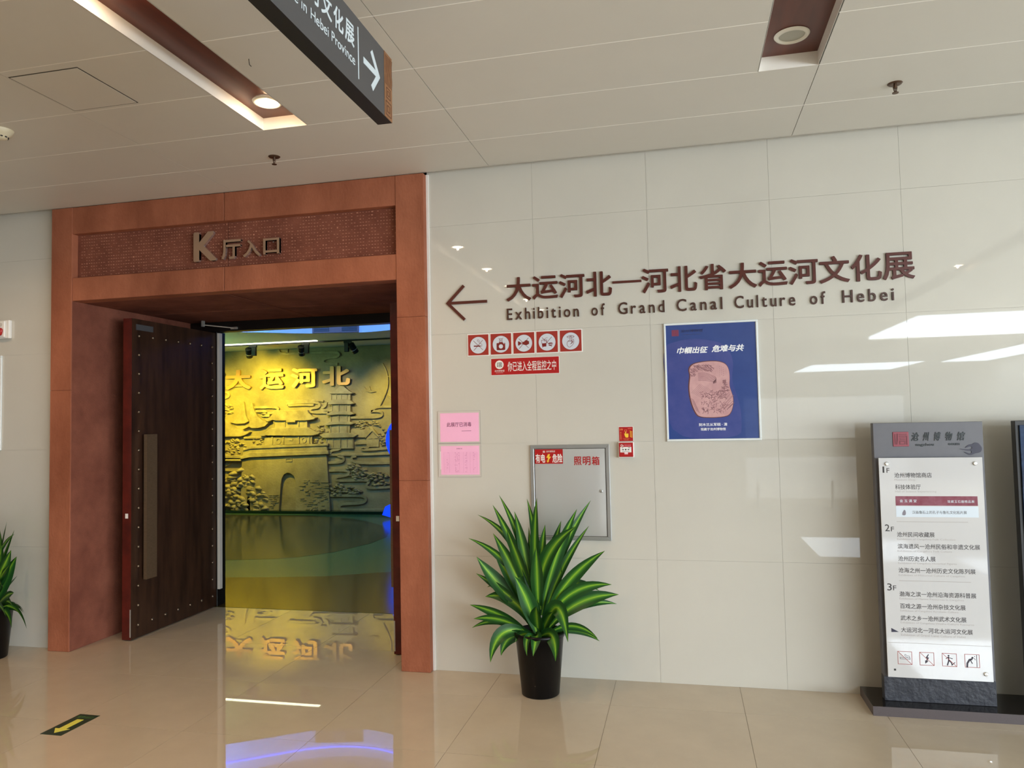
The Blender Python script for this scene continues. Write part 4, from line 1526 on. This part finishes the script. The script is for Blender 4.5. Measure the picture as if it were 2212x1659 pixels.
key(Yl(-2.143), Zl(zb + 0.045), 0.030)
key(Yl(-2.143), Zl(zb + 0.115), 0.022)
for k in range(7):
    x = Yl(-2.178) + k * 0.012
    stroke(bm, smoothed([(x, Zl(zb + 0.150)), (x + 0.008, Zl(zb + 0.185)), (x - 0.002, Zl(zb + 0.225)), (x + 0.006, Zl(zb + 0.280))]), 0.003, 0.0016, 0.0024)
meshobj('fret_pattern', bm, m_woodline, t)
bm = bmesh.new()
stroke(bm, [(Yl(-2.453), Zl(3.166)), (Yl(-2.457), Zl(3.374))], 0.007, 0.0, 0.0012)
meshobj('divider_rule', bm, m_signtxt, t)
bm = bmesh.new()
stroke(bm, [(Yl(-2.396), Zl(3.266)), (Yl(-2.27), Zl(3.266))], 0.026, 0.0, 0.0012)
stroke(bm, [(Yl(-2.318), Zl(3.336)), (Yl(-2.252), Zl(3.266)), (Yl(-2.314), Zl(3.192))], 0.026, 0.0, 0.0013)
meshobj('arrow', bm, m_signtxt, t)
zh = '河北省大运河文化展'
for i, ch in enumerate(zh):
    k = len(zh) - 1 - i
    x1_ = -2.493 - k * 0.0975
    text(ch, (Yl(x1_ - 0.083), Zl(3.270), Yl(x1_), Zl(3.358)), 0, 0.0012, m_signtxt, t, 'character', bold=0.022)
text('Exhibition of Grand Canal Culture in', (Yl(-3.80), Zl(3.202), Yl(-2.880), Zl(3.241)), 0, 0.0012, m_signtxt, t, 'english_text', bold=0.004)
text('Hebei Province', (Yl(-2.852), Zl(3.202), Yl(-2.487), Zl(3.241)), 0, 0.0012, m_signtxt, t, 'english_text', bold=0.004)
for y in (-2.63, -3.9):
    boxobj('hanger_bracket', Yl(y - 0.06), Yl(y + 0.06), Zl(zt), Zl(zt + 0.030), -0.055, -0.012, m_signblk, t)
    bm = bmesh.new()
    tube(bm, (Yl(y), Zl(zt + 0.02), -0.034), (Yl(y), Zl(HC), -0.034), 0.006)
    meshobj('hanger_rod', bm, m_signblk, t)
tag(t, 'dark grey hanging direction sign with white arrow near the ceiling', 'sign')

# ------------------------------------------------------------------ floor exit sticker
t = empty('exit_floor_sticker', (-3.460, -1.305, 0.0))
boxobj('sticker', -0.073, 0.073, -0.150, 0.150, 0.0, 0.0012, m_green, t)
bm = bmesh.new()
prism(bm, [(0.0, -0.125), (0.052, -0.062), (0.024, -0.062), (0.024, 0.075), (-0.024, 0.075), (-0.024, -0.062), (-0.052, -0.062)], 0.0012, 0.0016)
meshobj('arrow', bm, m_exitarrow, t)
text('安全出口', (-0.055, 0.095, 0.055, 0.128), 0.0012, 0.0003, m_exittxt, t, 'exit_text', bold=0.01)
tag(t, 'dark green floor sticker with yellow arrow on the tiles', 'floor sticker')

# ------------------------------------------------------------------ gallery beyond the portal
HM = (1.059585053e-02, -3.297023486e-04, -1.507433743e+01, 8.477459143e-05, -1.076585807e-02, 1.186326556e+01, 1.738430079e-04, 3.368910128e-05, 1.0)


def art(u, v):
    """mural drawing grid (u right, v down) -> metres on the mural face"""
    px, py = 470 + u / 5.672, 690 + v / 5.672
    w = HM[6] * px + HM[7] * py + HM[8]
    return ((HM[0] * px + HM[1] * py + HM[2]) / w, (HM[3] * px + HM[4] * py + HM[5]) / w)


mural = empty('relief_mural', (-7.3, 8.80, 0.0), WALLROT)
MX = -7.3


def A(pts, top=False):
    q = []
    for u, v in pts:
        x, z = art(u, v if top else v + 964.2)
        q.append((x - MX, z))
    return q


MW = 4.9
boxobj('backing_slab', -MW, 2.9, 0.05, 3.348, -0.10, 0.05, m_mural, mural)
Z0 = 0.045


def rel_poly(name, polys, h, m=m_mural2, top=False, b=0.008):
    h = h * 0.62
    bm = bmesh.new()
    for p in polys:
        prism(bm, A(p, top), Z0, Z0 + h)
    if b:
        bev(bm, b)
    return meshobj(name, bm, m, mural)


rel_poly('city_gate', [[(300, 1395), (320, 760), (440, 715), (1355, 680), (1400, 1395), (975, 1395), (978, 1020), (960, 950), (920, 915), (880, 905), (835, 925), (805, 975), (795, 1050), (770, 1395)]], 0.12, m_mural, b=0.006)
rel_poly('parapet', [[(340, 640), (430, 605), (1365, 575), (1372, 650), (430, 670), (335, 725)]], 0.16)
rel_poly('coping', [[(350, 620), (430, 588), (1385, 553), (1385, 582), (440, 612), (350, 645)], [(320, 718), (430, 662), (1390, 642), (1390, 684), (430, 716), (320, 748)], [(45, 700), (300, 700), (330, 715), (330, 735), (45, 730)], [(45, 745), (320, 745), (320, 770), (45, 768)]], 0.20)
rel_poly('gate_tower', [[(585, 480), (1175, 462), (1175, 560), (590, 582)]], 0.09)
rel_poly('upper_hall', [[(700, 275), (1115, 262), (1115, 360), (710, 370)]], 0.09)
rel_poly('lower_roof', [[(545, 458), (600, 430), (640, 400), (690, 365), (1130, 355), (1170, 385), (1225, 412), (1280, 418), (1262, 442), (1190, 455), (900, 457), (650, 459), (625, 448), (600, 468)]], 0.17)
rel_poly('upper_roof', [[(605, 262), (680, 235), (705, 195), (725, 150), (1130, 146), (1150, 195), (1190, 228), (1235, 238), (1205, 262), (1120, 272), (740, 278), (700, 262), (645, 292)]], 0.17)
rel_poly('name_board', [[(870, 275), (985, 272), (985, 298), (870, 300)]], 0.19)
for u in (690, 826, 1012, 1140, 1170):
    rel_poly('hall_column', [[(u - 6, 470), (u + 6, 470), (u + 6, 560), (u - 6, 560)]], 0.115, b=0)
for u in (710, 845, 1010, 1112):
    rel_poly('hall_column', [[(u - 5, 285), (u + 5, 285), (u + 5, 350), (u - 5, 350)]], 0.115, b=0)
for u, v in ((765, 525), (1075, 512)):
    bm = bmesh.new()
    x, z = A([(u, v)])[0]
    ringpoly(bm, x, z, 0.040, 0.058, Z0, Z0 + 0.07, 20)
    meshobj('round_window', bm, m_mural2, mural)
bm = bmesh.new()
a = A([(890, 500), (940, 500), (940, 520), (890, 520)])
prism(bm, a, Z0, Z0 + 0.066)
meshobj('lattice_window', bm, m_mural2, mural)
bm = bmesh.new()
a = A([(860, 740), (935, 738), (935, 772), (860, 775)])
stroke(bm, a, 0.010, Z0, Z0 + 0.086, closed=True)
meshobj('gate_plaque', bm, m_mural2, mural)
# pagoda
rel_poly('pagoda_storey', [[(1405, -60), (1645, -60), (1645, 45), (1410, 45)], [(1415, 75), (1645, 75), (1645, 180), (1415, 180)], [(1400, 205), (1640, 205), (1640, 305), (1400, 305)], [(1395, 325), (1635, 325), (1635, 435), (1395, 435)], [(1340, 480), (1680, 480), (1680, 620), (1340, 620)]], 0.09)
rel_poly('pagoda_roof', [[(1375, 62), (1430, 20), (1640, 18), (1700, 68), (1650, 78), (1500, 74), (1380, 80)], [(1350, 203), (1420, 165), (1645, 163), (1700, 193), (1650, 208), (1500, 200), (1390, 214)],
                        [(1325, 322), (1400, 288), (1640, 288), (1705, 310), (1650, 327), (1500, 318), (1350, 335)], [(1270, 448), (1380, 424), (1640, 424), (1742, 448), (1690, 482), (1500, 482), (1320, 488)],
                        [(1395, -62), (1430, -74), (1480, -92), (1500, -125), (1530, -150), (1570, -145), (1600, -110), (1640, -80), (1692, -62), (1655, -50), (1400, -50)]], 0.17)
bm = bmesh.new()
for v0, v1, us in ((-55, 42, (1410, 1470, 1530, 1600, 1640)), (80, 160, (1420, 1500, 1590, 1640)), (212, 285, (1405, 1500, 1600, 1635)), (335, 420, (1400, 1500, 1600, 1632)), (492, 600, (1350, 1430, 1520, 1600, 1670))):
    for u in us:
        prism(bm, A([(u - 4, v0), (u + 4, v0), (u + 4, v1), (u - 4, v1)]), Z0, Z0 + 0.070)
meshobj('pagoda_column', bm, m_mural2, mural)
rel_poly('sweeping_roof', [[(45, 472), (300, 470), (360, 452), (425, 412), (330, 405), (260, 375), (190, 330), (140, 280), (100, 232), (70, 290), (45, 325)],
                          [(320, 388), (380, 360), (410, 330), (425, 180), (432, 60), (448, 60), (470, 150), (510, 220), (570, 275), (648, 300), (600, 345), (520, 366), (450, 368), (410, 350)]], 0.13)
rel_poly('sweeping_roof', [[(165, 298), (230, 285), (290, 220), (320, 130), (335, 40), (350, 120), (360, 220), (398, 285), (350, 312), (250, 318)]], 0.10)
rel_poly('small_house', [[(1640, 388), (1905, 382), (1830, 485), (1640, 485)], [(1830, 485), (1908, 392), (1990, 470), (1985, 600), (1835, 600)]], 0.08)
rel_poly('gable_board', [[(1812, 478), (1895, 372), (1915, 372), (2000, 470), (1985, 482), (1908, 396), (1832, 490)]], 0.12)
rel_poly('house_window', [[(1858, 484), (1906, 484), (1906, 496), (1858, 496)], [(1932, 482), (1976, 482), (1976, 494), (1932, 494)]], 0.10, b=0)
CL = [[(1380, 545), (1480, 545), (1535, 560), (1535, 600), (1490, 630), (1400, 640), (1390, 685)], [(1700, 552), (1850, 545), (1880, 570), (1850, 600), (1790, 612), (1780, 628), (1850, 632), (2130, 608)],
      [(1380, 698), (1800, 692), (2130, 680)], [(1375, 792), (1510, 788), (1560, 765), (1550, 720), (1490, 712)], [(1700, 712), (1650, 720), (1655, 765), (1710, 792), (1900, 797), (2130, 790)],
      [(1385, 885), (1580, 882), (1625, 905), (1600, 945), (1480, 960), (1445, 985), (1470, 1010), (1600, 1008), (1850, 1002), (1870, 1025), (1828, 1060), (1850, 1100), (2000, 1095), (2130, 1085)],
      [(1390, 1192), (1760, 1192), (1825, 1215), (1825, 1265), (1750, 1290), (1540, 1295), (1500, 1320), (1510, 1365), (1700, 1372), (2050, 1368)],
      [(860, 65), (1000, 52), (1200, 48), (1265, 70), (1250, 115), (1150, 125), (1140, 165), (1200, 176), (1350, 175)], [(880, 92), (1000, 84), (1180, 84)], [(1650, 238), (1960, 238), (2030, 210), (2015, 160), (1900, 158)],
      [(1890, 165), (1940, 115), (2000, 108), (2150, 105)], [(1340, 60), (1330, 100), (1280, 125), (1300, 150), (1400, 150)], [(45, 625), (160, 630), (195, 655), (170, 690), (45, 700)],
      [(45, 770), (140, 772), (165, 800), (90, 825), (62, 855), (100, 880), (270, 880)], [(45, 975), (110, 985)], [(90, 1015), (220, 1005)], [(450, 115), (720, 108), (765, 130), (720, 175), (620, 188)],
      [(490, 160), (590, 160), (620, 185), (530, 212), (640, 215)], [(600, 480), (340, 485)]]
CT = [[(755, 375), (765, 415), (830, 425), (1000, 415), (1450, 402), (1500, 420), (1480, 465), (1340, 475), (1295, 505), (1320, 545), (1470, 548)], [(45, 650), (85, 655), (98, 690), (45, 702)],
      [(45, 822), (300, 815)], [(45, 885), (140, 895), (155, 935), (115, 965), (45, 968)], [(860, 410), (860, 375)], [(850, 1005), (1150, 985), (1300, 1000)]]
for p in CL:
    bm = bmesh.new()
    stroke(bm, smoothed(A(p), 2), 0.050, Z0, Z0 + 0.048)
    bev(bm, 0.009)
    meshobj('cloud_scroll', bm, m_mural2, mural)
for p in CT:
    bm = bmesh.new()
    stroke(bm, smoothed(A(p, True), 2), 0.046, Z0, Z0 + 0.042)
    bev(bm, 0.009)
    meshobj('cloud_scroll', bm, m_mural2, mural)
bm = bmesh.new()
stroke(bm, smoothed(A([(2030, 540), (2080, 630), (2102, 760), (2080, 890), (1990, 1075)], True), 3), 0.018, Z0, Z0 + 0.05)
stroke(bm, smoothed(A([(2085, 940), (2120, 955), (2150, 990)], True), 1), 0.018, Z0, Z0 + 0.05)
stroke(bm, smoothed(A([(2100, 700), (2150, 710)], True), 1), 0.018, Z0, Z0 + 0.05)
meshobj('sun_outline', bm, m_mural2, mural)
rel_poly('bird', [[(1800, 825), (1835, 862), (1870, 820), (1885, 870), (1945, 886), (1880, 898), (1825, 880)]], 0.06, top=True, b=0)


def clump(name, lumps, h, seed):
    rd = random.Random(seed)
    bm = bmesh.new()
    for (u, v, r) in lumps:
        x, z = A([(u, v)])[0]
        rr = r * 0.00178
        n0 = len(bm.verts)
        bmesh.ops.create_icosphere(bm, subdivisions=2, radius=1.0)
        bm.verts.ensure_lookup_table()
        sx, sy, sz = rr * rd.uniform(1.1, 1.5), rr * rd.uniform(0.55, 0.8), h * rd.uniform(0.7, 1.1)
        a = rd.uniform(-0.5, 0.3)
        ph = rd.uniform(0, 6)
        for vv in list(bm.verts)[n0:]:
            c = vv.co
            k = 1 + 0.16 * math.sin(5 * math.atan2(c.y, c.x) + ph) + 0.08 * math.sin(11 * c.x + ph)
            X_, Y_ = c.x * sx * k, c.y * sy * k - 0.25 * sx * c.x * c.x
            vv.co = Vector((x + X_ * math.cos(a) - Y_ * math.sin(a), z + X_ * math.sin(a) + Y_ * math.cos(a), Z0 + c.z * sz * (1 + 0.25 * math.sin(9 * c.x + 5 * c.y + ph))))
    o = meshobj(name, bm, m_mural2, mural, True)
    return tag(o, kind='stuff')


def scatter(poly_fn, n, r0, r1, seed):
    rd = random.Random(seed)
    out = []
    while len(out) < n:
        u, v, ok = poly_fn(rd)
        if ok:
            out.append((u, v, rd.uniform(r0, r1)))
    return out


def tree_fn(rd):
    v = rd.uniform(880, 1385)
    t_ = (v - 870) / 515
    u = rd.uniform(45, 620)
    lim0 = 260 - 260 * min(1, t_ * 2.2)
    lim1 = 400 + 215 * min(1, t_ * 1.6)
    return u, v, lim0 < u < lim1


def boxfn(u0, u1, v0, v1, k=1.0):
    def f(rd):
        u, v = rd.uniform(u0, u1), rd.uniform(v0, v1)
        a, b = (u - (u0 + u1) / 2) / ((u1 - u0) / 2), (v - (v0 + v1) / 2) / ((v1 - v0) / 2)
        return u, v, a * a + b * b < 1.1
    return f


clump('pine_foliage', scatter(tree_fn, 85, 32, 52, 1), 0.13, 1)
rel_poly('pine_trunk', [[(385, 1200), (420, 1200), (430, 1395), (370, 1395)]], 0.12)
clump('shrub_foliage', scatter(boxfn(1560, 1760, 805, 870), 14, 16, 26, 2), 0.07, 2)
clump('shrub_foliage', scatter(boxfn(1610, 1900, 870, 990), 34, 16, 28, 3), 0.08, 3)
clump('shrub_foliage', scatter(boxfn(1860, 2130, 900, 1070), 34, 16, 28, 4), 0.08, 4)
clump('shrub_foliage', scatter(boxfn(1395, 1560, 1040, 1185), 20, 16, 28, 5), 0.08, 5)
clump('shrub_foliage', scatter(boxfn(1550, 1770, 1080, 1185), 22, 16, 28, 6), 0.08, 6)
clump('shrub_foliage', scatter(boxfn(1190, 1370, 330, 440), 16, 14, 22, 7), 0.06, 7)
clump('shrub_foliage', scatter(boxfn(1650, 2000, 270, 380), 30, 14, 24, 8), 0.06, 8)
clump('shrub_foliage', scatter(boxfn(1980, 2090, 380, 590), 18, 14, 24, 9), 0.06, 9)
clump('shrub_foliage', scatter(boxfn(40, 190, 70, 240), 18, 14, 26, 10), 0.06, 10)
clump('shrub_foliage', scatter(boxfn(50, 340, 490, 680), 36, 14, 26, 12), 0.06, 12)
clump('shrub_foliage', scatter(boxfn(1180, 1300, 480, 550), 10, 12, 20, 13), 0.05, 13)
clump('shrub_foliage', scatter(boxfn(430, 590, 470, 560), 12, 12, 20, 14), 0.05, 14)
# worn brick courses on the gate
rd = random.Random(9)
bm = bmesh.new()
for k in range(150):
    u = rd.uniform(1000, 1370)
    v = rd.uniform(1000, 1370)
    if rd.random() > (u - 900) / 500:
        continue
    v = 1000 + round((v - 1000) / 22) * 22
    L_ = rd.uniform(18, 50)
    prism(bm, A([(u, v), (u + L_, v - 2), (u + L_, v + 8), (u, v + 9)]), Z0 + 0.070, Z0 + 0.074 + rd.uniform(0.008, 0.02))
for k in range(40):
    u = rd.uniform(630, 760)
    v = 1180 + rd.randint(0, 9) * 22
    prism(bm, A([(u, v), (u + 30, v - 2), (u + 30, v + 8), (u, v + 9)]), Z0 + 0.070, Z0 + 0.074 + rd.uniform(0.006, 0.016))
tag(meshobj('brick_course', bm, m_mural, mural), kind='stuff')
# gold characters
for ch, b in (('大', (120, 615, 430, 865)), ('运', (535, 600, 828, 862)), ('河', (918, 590, 1240, 842)), ('北', (1300, 568, 1640, 818))):
    p = A([(b[0], b[3]), (b[2], b[1])], True)
    text(ch, (p[0][0], p[0][1], p[1][0], p[1][1]), 0.085, 0.035, m_gold, mural, 'gold_character', bold=0.036)
tag(mural, 'golden relief mural of city gate, pagoda and clouds inside the gallery', 'mural')

# gallery shell
gal = boxobj('floor_gallery', -15, -0.5, 1.43, 9.0, -0.06, -0.001, m_ifloor)
tag(gal, kind='structure')
bm = bmesh.new()
lake = [(-14.9, 4.3), (-11.0, 3.55), (-8.5, 3.50), (-6.9, 3.58), (-5.859, 3.737), (-5.133, 3.919), (-4.93, 4.043), (-4.598, 4.467), (-4.379, 5.23), (-4.376, 5.845), (-4.529, 6.313), (-4.972, 7.08), (-5.356, 7.464), (-5.9, 7.9), (-7.0, 8.3), (-10, 8.4), (-14.9, 8.4)]
prism(bm, lake, -0.001, 0.0008)
meshobj('lake_inlay', bm, m_ilake, gal)
bm = bmesh.new()
prism(bm, [(-14.9, 1.44), (-0.6, 1.44), (-0.6, 5.2), (-1.8, 4.1), (-2.6, 3.6), (-3.246, 3.293), (-3.958, 2.937), (-4.489, 2.818), (-5.176, 2.731), (-6.5, 2.68), (-9, 2.8), (-14.9, 3.3)], -0.001, 0.0008)
meshobj('brown_inlay', bm, m_ifront, gal)
o = boxobj('trim_2', -15, -4.8, 8.52, 8.80, 0, 0.055, m_plinth, None, 0.004)
tag(o, kind='structure')
o = boxobj('wall_gallery_back', -15, -0.5, 8.9, 9.0, 0, 3.9, m_idark)
tag(o, kind='structure')
for nm, b in (('wall_gallery_left', (-15.1, -15, 1.43, 9.0, 0, 3.9)), ('wall_gallery_right', (-0.5, -0.4, 1.43, 9.0, 0, 3.9))):
    tag(boxobj(nm, *b, m_idark), kind='structure')
tag(boxobj('wall_gallery_front', -15, -4.852, 0.17, 0.24, 0, 3.9, m_idark), kind='structure')
tag(boxobj('wall_gallery_front_right', -1.60, -0.4, 0.17, 0.24, 0, 3.9, m_idark), kind='structure')
tag(boxobj('wall_gallery_head', -4.66, -1.81, 1.50, 1.58, 2.83, 3.9, m_idark), kind='structure')
# soffit with curved blue-lit fascia
curve = smoothed([(-15, 4.0), (-11.5, 4.2), (-8.6, 5.15), (-7.4, 5.62), (-6.704, 6.052), (-5.975, 6.575), (-5.203, 6.754), (-4.538, 6.607), (-3.6, 6.0), (-2.6, 5.0), (-0.5, 4.2)], 2)
bm = bmesh.new()
prism(bm, curve + [(-0.5, 8.9), (-15, 8.9)], 3.352, 3.50)
o = meshobj('ceiling_gallery', bm, m_iceil)
tag(o, kind='structure')
bm = bmesh.new()
for i in range(len(curve) - 1):
    (xa, ya), (xb, yb) = curve[i], curve[i + 1]
    vv = [bm.verts.new(p) for p in ((xa, ya - 0.006, 3.350), (xb, yb - 0.006, 3.350), (xb, yb - 0.006, 3.80), (xa, ya - 0.006, 3.80))]
    bm.faces.new(vv)
meshobj('curved_fascia', bm, m_fascia, o)
bm = bmesh.new()
stroke(bm, [(x, y - 0.035) for x, y in curve], 0.02, 3.62, 3.64)
meshobj('blue_led_strip', bm, m_blueled, o)
tag(boxobj('ceiling_gallery_upper', -15, -0.5, 0.2, 8.0, 3.80, 3.86, m_iceil), kind='structure')
# cove light and track
o = boxobj('cove_light', -12, -6.42, 7.50, 7.565, 3.338, 3.352, m_slit)
tag(o, 'long white strip light in the gallery ceiling', 'strip light')
o = boxobj('light_track', -12, -2.5, 7.655, 7.685, 3.325, 3.352, m_trackblk)
tag(o, 'black lighting track across the gallery ceiling', 'light track')


def track_spot(x, aim, label):
    t = empty('track_spotlight', (x, 7.67, 3.325))
    boxobj('track_adapter', -0.075, 0.075, -0.018, 0.018, -0.035, 0.0, m_trackblk, t)
    boxobj('driver_box', -0.045 - aim * 0.02, 0.045 - aim * 0.02, -0.03, 0.03, -0.20, -0.03, m_trackblk, t, 0.008)
    bm = bmesh.new()
    a = Vector((aim * 0.10, 0.02, -0.13))
    d = Vector((aim * 0.25, 0.62, -0.74)).normalized()
    tube(bm, a - d * 0.09, a + d * 0.10, 0.062, 16)
    meshobj('lamp_head', bm, m_trackblk, t)
    bm = bmesh.new()
    tube(bm, a + d * 0.02, a + d * 0.032, 0.0635, 16)
    meshobj('ring', bm, m_alu, t)
    tag(t, label, 'spotlight')


track_spot(-7.83, -1, 'left black track spotlight above the mural')
track_spot(-6.72, -1, 'middle black track spotlight above the mural')
track_spot(-5.86, 1, 'right black track spotlight above the mural')
# vent grille on the curved fascia
t = empty('vent_grille', (-5.59, 6.63, 3.43), (PI / 2, 0, math.atan2(6.754 - 6.575, -5.203 + 5.975)))
boxobj('frame', -0.40, 0.40, -0.078, 0.12, 0, 0.03, mat('vent_taupe', (120, 96, 88), 0.5), t, 0.004)
for x in (-0.24, 0.24):
    boxobj('opening', x - 0.13, x + 0.13, -0.055, 0.10, 0.03, 0.033, m_black, t)
    for k in range(5):
        boxobj('slat', x - 0.13, x + 0.13, -0.045 + k * 0.030, -0.037 + k * 0.030, 0.033, 0.042, mat('vent_slat', (70, 58, 54), 0.5), t)
tag(t, 'taupe air vent with two louvred openings on blue-lit gallery fascia', 'vent')
# blue lit round feature at the right of the mural
t = empty('blue_light_feature', (-4.72, 8.0, 0.0), WALLROT)
bm = bmesh.new()
ringpoly(bm, 0, 1.46, 0.44, 0.50, 0, 0.10, 48)
meshobj('glowing_ring', bm, m_bluering, t)
bm = bmesh.new()
prism(bm, circ(0, 1.46, 0.45, 48), 0.02, 0.06)
meshobj('round_screen', bm, m_bluepale, t)
bm = bmesh.new()
prism(bm, smoothed_closed([(-0.62, 0.0), (-0.50, 0.30), (-0.30, 0.16), (0.3, 0.16), (0.50, 0.30), (0.62, 0.0)], 1), -0.1, 0.10)
meshobj('glowing_base', bm, m_bluering, t)
boxobj('post', -0.05, 0.05, 0.1, 1.0, 0.0, 0.04, m_trackblk, t)
tag(t, 'round blue glowing display beyond the right door leaf', 'display')

# ------------------------------------------------------------------ rest of the hall (behind and beside the viewer)
tag(boxobj('wall_left', -14.1, -14, -38, 0.16, 0, 4.0, m_bwall), kind='structure')
tag(boxobj('wall_far', -14, 12, -38.1, -38, 0, 4.0, m_bwall), kind='structure')
wr = boxobj('wall_right', 11.9, 12, -38, 0.16, 0, 4.0, m_bwall)
tag(wr, kind='structure')
tag(boxobj('wall_back_return', 9.7, 12, 0.0, 0.16, 0, 4.0, m_bwall), kind='structure')
tag(boxobj('wall_back_return_left', -14, -9.7, 0.0, 0.16, 0, 4.0, m_bwall), kind='structure')
# atrium ceiling with skylight openings
at = boxobj('ceiling_atrium', -14, 12, -38, -9.3, HC + 0.10, HC + 0.2, m_bwall)
tag(at, kind='structure')
for k, (x0, x1, y0, y1) in enumerate(((4.85, 11.0, -15.4, -11.1), (5.2, 9.2, -30.5, -25.8), (10.0, 11.6, -26.5, -17.5))):
    w_ = boxobj('window_%d' % (k + 2), x0, x1, y0, y1, HC + 0.085, HC + 0.099, m_sky)
    tag(w_, kind='structure')
tag(boxobj('trim_3', 3.25, 6.2, -18.2, -15.2, HC + 0.02, HC + 0.10, m_beam), kind='structure')
tag(boxobj('trim_4', -14, 12, -9.45, -9.2, HC - 0.02, HC + 0.2, m_rim), kind='structure')
# rope barrier posts reflected in the wall
for x, y in ((1.55, -9.7), (2.9, -9.85)):
    t = empty('barrier_post', (x, y, 0))
    bm = bmesh.new()
    lathe(bm, [(0.15, 0.0), (0.15, 0.012), (0.04, 0.03), (0.028, 0.04), (0.028, 0.50), (0.034, 0.52), (0.0005, 0.53)], 20, cap0=True, cap1=False)
    meshobj('post', bm, m_barrier, t, True)
    tag(t, 'short grey barrier post behind the viewer', 'barrier post', 'barrier posts behind the viewer')
